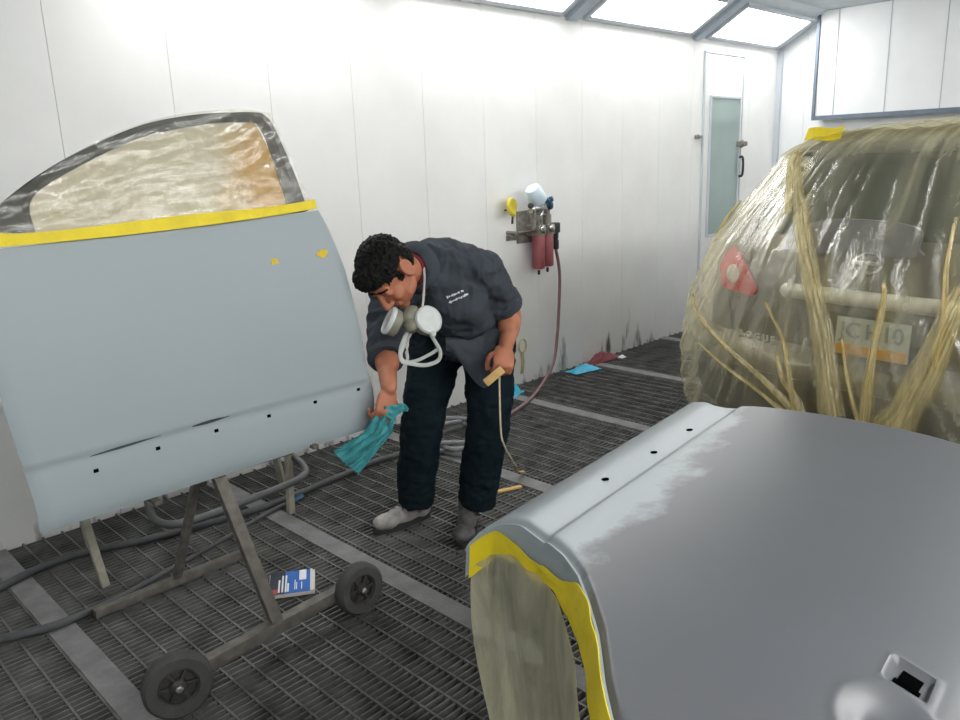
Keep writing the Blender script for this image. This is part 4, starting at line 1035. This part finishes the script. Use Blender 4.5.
# ================================================================== what the painter wears and holds
rs = empty('respirator', (1.745, 2.09, 0.92), 'half-face respirator with pale twin filters hanging under the bending man\'s chin', 'respirator')
rc = Vector((1.742, 2.098, 0.968)); RX_ = CR; RY_ = CU
bm = new(); ellipsoid(bm, rc, (0.040, 0.034, 0.046)); ellipsoid(bm, rc + CR * 0.0 + CU * 0.028, (0.03, 0.028, 0.026)); ellipsoid(bm, rc - _f * 0.028 - CU * 0.02, (0.024, 0.024, 0.024))
tube(bm, [rc - CR * 0.055, rc + CR * 0.055], 0.022, 14); me = fuse(bm, 0.004, 3); obj('face_piece', me, 'resp', rs)
for c, ax, m_ in ((rc - CR * 0.066 - CU * 0.006, (-CR * 0.86 - _f * 0.30 + CU * 0.40), 'resp'), (rc + CR * 0.052 - CU * 0.002, (CR * 0.50 - _f * 0.82 + CU * 0.28), 'filter')):
    ax = ax.normalized(); bm = new(); lathe(bm, [(0.030, -0.030), (0.046, -0.022), (0.049, -0.006), (0.049, 0.010), (0.047, 0.016)], c, ax, 30); o = obj('filter_holder', bm, 'resp', rs)
    bm = new(); lathe(bm, [(0.050, 0.006), (0.052, 0.016), (0.048, 0.023), (0.044, 0.020), (0.01, 0.021)], c, ax, 30); obj('filter_disc', bm, 'filter', o)
for pts, r in (([(1.725, 2.10, 0.94), (1.695, 2.11, 0.875), (1.687, 2.098, 0.833), (1.71, 2.072, 0.822), (1.745, 2.041, 0.815), (1.777, 2.010, 0.830), (1.784, 2.005, 0.862), (1.778, 2.026, 0.90), (1.772, 2.05, 0.935)], 0.007),
               ([(1.745, 2.10, 0.935), (1.70, 2.115, 0.86), (1.700, 2.100, 0.828), (1.73, 2.07, 0.83), (1.765, 2.035, 0.852), (1.782, 2.015, 0.868)], 0.006),
               ([(1.885, 2.185, 1.135), (1.846, 2.140, 1.097), (1.806, 2.105, 1.035), (1.778, 2.085, 0.995)], 0.004)):
    bm = new(); tube(bm, pts, r, 8, 8, flat=0.35, hint=_f, round_ends=False); obj('strap', bm, 'strap', rs)
bm = new(); ellipsoid(bm, rc + CR * 0.075 - CU * 0.048 - _f * 0.02, (0.012, 0.010, 0.012)); obj('valve_tab', bm, 'filter', rs)

# teal cloth pinched in the right hand
bm = new()
def cl(a, b):
    top = Vector((1.622, 2.135, 0.690)).lerp(Vector((1.655, 2.105, 0.655)), b)
    mid = Vector((1.560, 2.170, 0.590)).lerp(Vector((1.640, 2.120, 0.575)), b)
    bot = Vector((1.470, 2.235, 0.532)).lerp(Vector((1.521, 2.175, 0.442)), b)
    p = top.lerp(mid, a / 0.45) if a < 0.45 else mid.lerp(bot, (a - 0.45) / 0.55)
    k = noise.noise(Vector((a * 4, b * 5, 2))) * 0.022 + (0.5 - abs(noise.noise(Vector((b * 7 + a * 2, a * 1.5, 7)))) * 1.5) * 0.016
    return p - _f * (k + 0.014 * math.sin(b * 5) + 0.012) - CR * 0.0
grid(bm, cl, 46, 30); solidify(bm, 0.003)
cloth = thing('cloth', bm, 'teal', 'teal wiping cloth in the man\'s right hand, hanging under the front door\'s corner', 'cloth')
bm = new()
def cl2(a, b):
    p = Vector((1.625, 2.12, 0.672)).lerp(Vector((1.69, 2.082, 0.655)), a); w_ = 0.05 * (1 - a) ** 0.6 + 0.006
    return p + CU * (b - 0.5) * w_ - _f * (0.022 + 0.010 * noise.noise(Vector((a * 5, b * 4, 1)))) - CU * 0.01 * math.sin(a * 6)
grid(bm, cl2, 16, 10); solidify(bm, 0.003); obj('cloth_tip', bm, 'teal', cloth)
# block and dangling strip in the left hand
hl = K['haL']
bm = new(); obox(bm, Vector((2.046, 2.003, 0.716)), (CR * 0.75 + CU * 0.62).normalized(), (CR * -0.62 + CU * 0.75).normalized(), _f, 0.085, 0.032, 0.024, 0.004)
thing('sanding_block', bm, 'wood', 'small pale wooden block held in the man\'s left hand by his hip', 'block')
bm = new(); tube(bm, [(2.062, 1.990, 0.715), (2.058, 1.988, 0.66), (2.038, 1.968, 0.505), (2.072, 1.982, 0.432), (2.190, 2.062, 0.331), (2.307, 2.145, 0.239)], 0.0035, 8, 8)
sg = thing('paper_strip', bm, 'string', 'thin tan strip dangling from the man\'s left hand down to the floor', 'strip')
bm = new(); tube(bm, [(2.307, 2.145, 0.239), (2.57, 2.385, 0.07), (2.69, 2.455, 0.012)], [0.004, 0.010, 0.012], 8, 6, flat=0.4); obj('strip_end', bm, 'wood', sg)
bm = new(); obox(bm, (2.49, 2.375, 0.007), Vector((0.93, -0.36, 0)), Vector((0.36, 0.93, 0)), (0, 0, 1), 0.15, 0.022, 0.010, 0.003)
thing('wooden_stick', bm, 'wood', 'short tan stick lying on the grate beside the man\'s left shoe', 'stick')

# ================================================================== air regulators and spray gun on the wall
ar = empty('air_regulator', (3.98, WY1, 0.85), 'air filter regulator with two red bowls mounted on the white wall', 'air regulator')
y = 3.47
bm = new(); box(bm, 3.79, 4.06, WY1 - 0.012, WY1 - 0.001, 0.985, 1.02, 0.002); box(bm, 3.89, 4.07, WY1 - 0.02, WY1 - 0.001, 0.96, 1.17, 0.003); obj('bracket', bm, 'brass', ar)
for x, h0 in ((4.005, -0.012), (4.095, -0.008)):
    bm = new(); lathe(bm, [(0.030, -0.006), (0.040, 0.0), (0.042, 0.012), (0.043, 0.21), (0.038, 0.22)], (x, y, 0.815 + h0 * 2), (0, 0, 1), 22); b_ = obj('filter_bowl', bm, 'bowl', ar)
    bm = new(); lathe(bm, [(0.006, -0.045), (0.009, -0.04), (0.009, -0.015)], (x, y, 0.815 + h0 * 2), (0, 0, 1), 10); obj('drain_valve', bm, 'darkmetal', b_)
    bm = new(); box(bm, x - 0.038, x + 0.038, y - 0.038, WY1 - 0.012, 1.005, 1.075, 0.008); lathe(bm, [(0.030, 0), (0.030, 0.06), (0.022, 0.07), (0.022, 0.10), (0.012, 0.105)], (x, y, 1.075), (0, 0, 1), 18); obj('valve_head', bm, 'brass', ar)
    bm = new(); lathe(bm, [(0.026, 0), (0.028, 0.012), (0.022, 0.016)], (x, y - 0.036, 1.05), (0, -1, 0), 18); obj('gauge', bm, 'chrome', ar)
bm = new(); tube(bm, [(3.80, y, 1.04), (4.17, y, 1.04)], 0.014, 10, smooth=False); tube(bm, [(3.80, y, 1.04), (3.80, y + 0.03, 1.04), (3.80, WY1, 1.04)], 0.012, 10); obj('manifold_pipe', bm, 'brass', ar)
bm = new(); obox(bm, (4.165, y - 0.01, 1.045), (1, 0, 0), (0, 1, 0), (0, 0, 1), 0.06, 0.05, 0.07, 0.01); lathe(bm, [(0.018, -0.14), (0.022, -0.13), (0.022, -0.08), (0.016, -0.075), (0.020, -0.06), (0.020, -0.01)], (4.172, y - 0.01, 1.04), (0, 0, 1), 14)
obj('hose_coupling', bm, 'darkmetal', ar)
for x in (3.80, 3.83, 3.86):
    bm = new(); tube(bm, [(x, WY1 - 0.008, 1.02), (x, WY1 - 0.06, 1.015), (x, WY1 - 0.065, 1.045)], 0.006, 8); obj('hook', bm, 'brass', ar)

sp = empty('spray_gun', (3.93, 3.45, 1.06), 'gravity spray gun with a white cup hanging above the red filter bowls', 'spray gun')
gy = 3.445
bm = new(); obox(bm, (3.985, gy, 1.185), Vector((1, 0, 0.10)).normalized(), (0, 1, 0), Vector((-0.10, 0, 1)).normalized(), 0.17, 0.034, 0.042, 0.012); obj('gun_body', bm, 'chrome', sp)
bm = new(); tube(bm, [(3.930, gy, 1.18), (3.935, gy, 1.12), (3.930, gy, 1.06)], [0.020, 0.019, 0.016], 12, flat=0.75, round_ends=True); obj('grip', bm, 'brass', sp)
bm = new(); tube(bm, [(4.015, gy, 1.165), (3.995, gy - 0.002, 1.13), (4.005, gy, 1.075)], 0.006, 8); obj('trigger', bm, 'chrome', sp)
bm = new(); lathe(bm, [(0.022, 0), (0.034, 0.008), (0.034, 0.026), (0.020, 0.034), (0.012, 0.034)], (4.070, gy, 1.20), Vector((0.95, -0.2, 0.15)), 18); obj('air_cap', bm, 'gunblue', sp)
bm = new(); lathe(bm, [(0.022, 0), (0.032, 0.006), (0.032, 0.03), (0.018, 0.035)], (4.015, gy - 0.02, 1.225), Vector((0.5, -0.5, 0.7)), 16); obj('cup_collar', bm, 'gunblue', sp)
cd = Vector((-0.62, -0.05, 0.78)).normalized(); bm = new()
lathe(bm, [(0.020, -0.03), (0.030, -0.01), (0.060, 0.012), (0.062, 0.02), (0.048, 0.115), (0.044, 0.12)], Vector((3.985, gy - 0.005, 1.225)), cd, 28); obj('paint_cup', bm, 'cup', sp)
for x, z, m_ in ((4.055, 1.235, 'gunblue'), (3.87, 1.205, 'darkmetal')):
    bm = new(); lathe(bm, [(0.014, -0.01), (0.018, 0.0), (0.018, 0.02), (0.012, 0.024)], (x + 0.03, gy - 0.01, z), (0.3 if x > 4 else -1, -0.5, 0.2), 14); obj('adjuster_knob', bm, m_, sp)
bm = new(); ring = []
for k in range(15):
    r = 0.052 if k % 2 else 0.043; ring.append((r, k))
lathe(bm, [(0.018, -0.004), (0.058, 0.0), (0.064, 0.012), (0.052, 0.024), (0.012, 0.016)], (3.772, 3.50, 1.205), Vector((0.25, -0.9, 0.15)), 14)
me = bpy.data.meshes.new('g'); bm.to_mesh(me); bm.free(); crumple(me, 0.008, 30)
yg = tag(obj('strainer', me, 'yellow'), 'yellow round strainer hanging left of the spray gun', 'strainer')
bm = new(); tube(bm, [(3.785, 3.49, 1.18), (3.787, 3.50, 1.10)], 0.008, 8, smooth=False); tube(bm, [(3.787, 3.50, 1.185), (3.787, WY1, 1.185)], 0.006, 8, smooth=False); obj('strainer_handle', bm, 'darkmetal', yg)

# ================================================================== hoses
bm = new(); tube(bm, [(4.172, 3.46, 0.905), (4.188, 3.45, 0.80), (4.192, 3.445, 0.70), (4.178, 3.44, 0.55), (4.14, 3.43, 0.30), (4.07, 3.41, 0.13), (3.90, 3.36, 0.035), (3.58, 3.21, 0.014), (3.25, 3.10, 0.014)], 0.0105, 10, 10)
thing('air_hose', bm, 'hose_red', 'dusty red air hose dropping from the regulator to the floor', 'hose')
bm = new(); tube(bm, [(0.1, 3.0, 0.017), (0.35, 3.08, 0.017), (0.58, 3.18, 0.019), (0.75, 3.235, 0.019), (0.92, 3.23, 0.017), (1.17, 3.14, 0.017), (1.61, 3.06, 0.019), (1.97, 3.09, 0.017), (2.26, 3.12, 0.017), (2.40, 3.11, 0.017), (2.52, 3.12, 0.017)], 0.0155, 10, 8)
thing('air_hose', bm, 'hose_dark', 'dark hose running along the floor beside the wall to the coil behind the man', 'hose')
bm = new(); tube(bm, [(0.2, 2.98, 0.017), (0.36, 2.88, 0.017), (0.49, 2.80, 0.017), (0.61, 2.755, 0.018), (0.70, 2.752, 0.016), (0.86, 2.775, 0.014), (1.13, 2.85, 0.014), (1.36, 2.92, 0.014), (1.60, 3.00, 0.015), (1.72, 3.02, 0.015)], [0.0155, 0.0155, 0.0155, 0.015, 0.012, 0.010, 0.010, 0.010], 10, 8)
hb = thing('air_hose', bm, 'hose_dark', 'dark hose curving past the stand\'s rear beam, its blue coupling near the trestle', 'hose')
bm = new(); tube(bm, [(1.71, 3.018, 0.016), (1.80, 3.035, 0.016)], 0.014, 10, smooth=False); obj('coupling', bm, 'gunblue', hb)
random.seed(5); pts = []
for k in range(52):
    a = 2 * PI * k / 13; r = 0.22 + 0.035 * math.sin(k * 1.7); pts.append((2.80 + r * math.cos(a) + 0.015 * math.sin(k), 3.02 + r * 0.92 * math.sin(a), 0.016 + 0.020 * (k // 13) + 0.008 * math.sin(k * 0.9)))
bm = new(); tube(bm, pts, 0.0125, 8, 4); thing('hose_coil', bm, 'hose_grey', 'loose grey coil of hose on the floor behind the man\'s legs', 'hose')

# ================================================================== small things on the floor
bxa = Vector((0.117, -0.072, 0)) ; c = Vector((1.338, 2.385, 0.0105)); ax = Vector((0.83, -0.55, 0)).normalized(); ay = Vector((0.55, 0.83, 0)).normalized()
bx = empty('carton', c - Vector((0, 0, 0.0095)), 'flat blue and white carton lying on the grate by the stand\'s upright', 'carton')
bm = new(); obox(bm, c, ax, ay, (0, 0, 1), 0.165, 0.150, 0.018, 0.002); obj('box', bm, 'carton', bx)
T_ = c + Vector((0, 0, 0.0095))
def pr(x0, x1, y0, y1, m_, nm, dz=0.0): 
    bm = new(); obox(bm, T_ + ax * (x0 + x1) / 2 + ay * (y0 + y1) / 2 + Vector((0, 0, dz)), ax, ay, (0, 0, 1), x1 - x0, y1 - y0, 0.001); obj(nm, bm, m_, bx)
pr(-0.080, 0.066, -0.080, 0.080, 'boxblue', 'blue_print'); pr(-0.080, -0.025, -0.080, 0.080, 'boxblack', 'dark_print', 0.0006); pr(-0.078, -0.050, -0.080, -0.045, 'redprint', 'red_print', 0.0012)
pr(0.026, 0.052, 0.005, 0.078, 'white', 'white_label', 0.0012); pr(0.066, 0.074, -0.08, 0.08, 'carton', 'edge_print', 0.0006)
for i, (x, l_) in enumerate(((-0.048, 0.09), (-0.036, 0.12), (-0.024, 0.12), (-0.016, 0.06))): pr(x, x + 0.006, -0.070, -0.070 + l_, 'white', 'text_line', 0.0012)
for i, (x, l_) in enumerate(((0.010, 0.07), (0.016, 0.05), (0.034, 0.05))): pr(x, x + 0.003, -0.060, -0.060 + l_, 'white', 'text_line', 0.0012)

def rag(name, c, sx, sy, h, m_, label, cat, seed, rot=0):
    bm = new()
    def f(a, b):
        u_, v_ = (a - 0.5), (b - 0.5); k = 1 + 0.25 * noise.noise(Vector((a * 3, b * 3, seed)))
        z = 0.006 + h * max(0, (1 - (4 * u_ * u_ + 4 * v_ * v_) ** 1.0)) * (0.6 + 0.6 * abs(noise.noise(Vector((a * 5, b * 5, seed + 3)))))
        x, y_ = u_ * sx * k, v_ * sy * k
        return Vector(c) + Vector((x * math.cos(rot) - y_ * math.sin(rot), x * math.sin(rot) + y_ * math.cos(rot), z))
    grid(bm, f, 24, 20); solidify(bm, 0.003); thing(name, bm, m_, label, cat)
rag('cloth', (4.42, 3.415, 0), 0.24, 0.12, 0.05, 'blue', 'bright blue folded cloth on the floor at the foot of the wall', 'cloth', 1, -0.2)
rag('rag', (4.74, 3.49, 0), 0.36, 0.10, 0.07, 'redrag', 'dusty red rag against the wall behind the blue cloth', 'rag', 4, 0.0)
rag('cloth', (3.67, 3.42, 0), 0.15, 0.10, 0.09, 'blue', 'small blue scrap of cloth by the wall behind the man\'s hip', 'cloth', 7, 0.4)
rag('paper_scrap', (4.90, 3.42, 0), 0.06, 0.05, 0.02, 'white', 'white paper scrap on the floor right of the red rag', 'paper', 9)
bm = new(); ring = [(3.914 + 0.036 * math.cos(2 * PI * k / 20), WY1 - 0.012, 0.262 + 0.048 * math.sin(2 * PI * k / 20)) for k in range(20)]
tube(bm, ring + [ring[0]], 0.006, 8, smooth=False); M['oldtape'] = mat('grubby_cream_tape', srgb(196, 186, 140), 0.8, var=0.2, scale=20)
hk = thing('tape_loop', bm, 'oldtape', 'grubby cream loop of tape hanging low on the wall behind the man\'s hand', 'tape')
bm = new(); grid(bm, lambda a, b: Vector((3.892 + 0.032 * a, WY1 - 0.010 - 0.006 * math.sin(b * 4), 0.215 - 0.15 * b)), 4, 14); solidify(bm, 0.002); obj('tape_tail', bm, 'oldtape', hk)
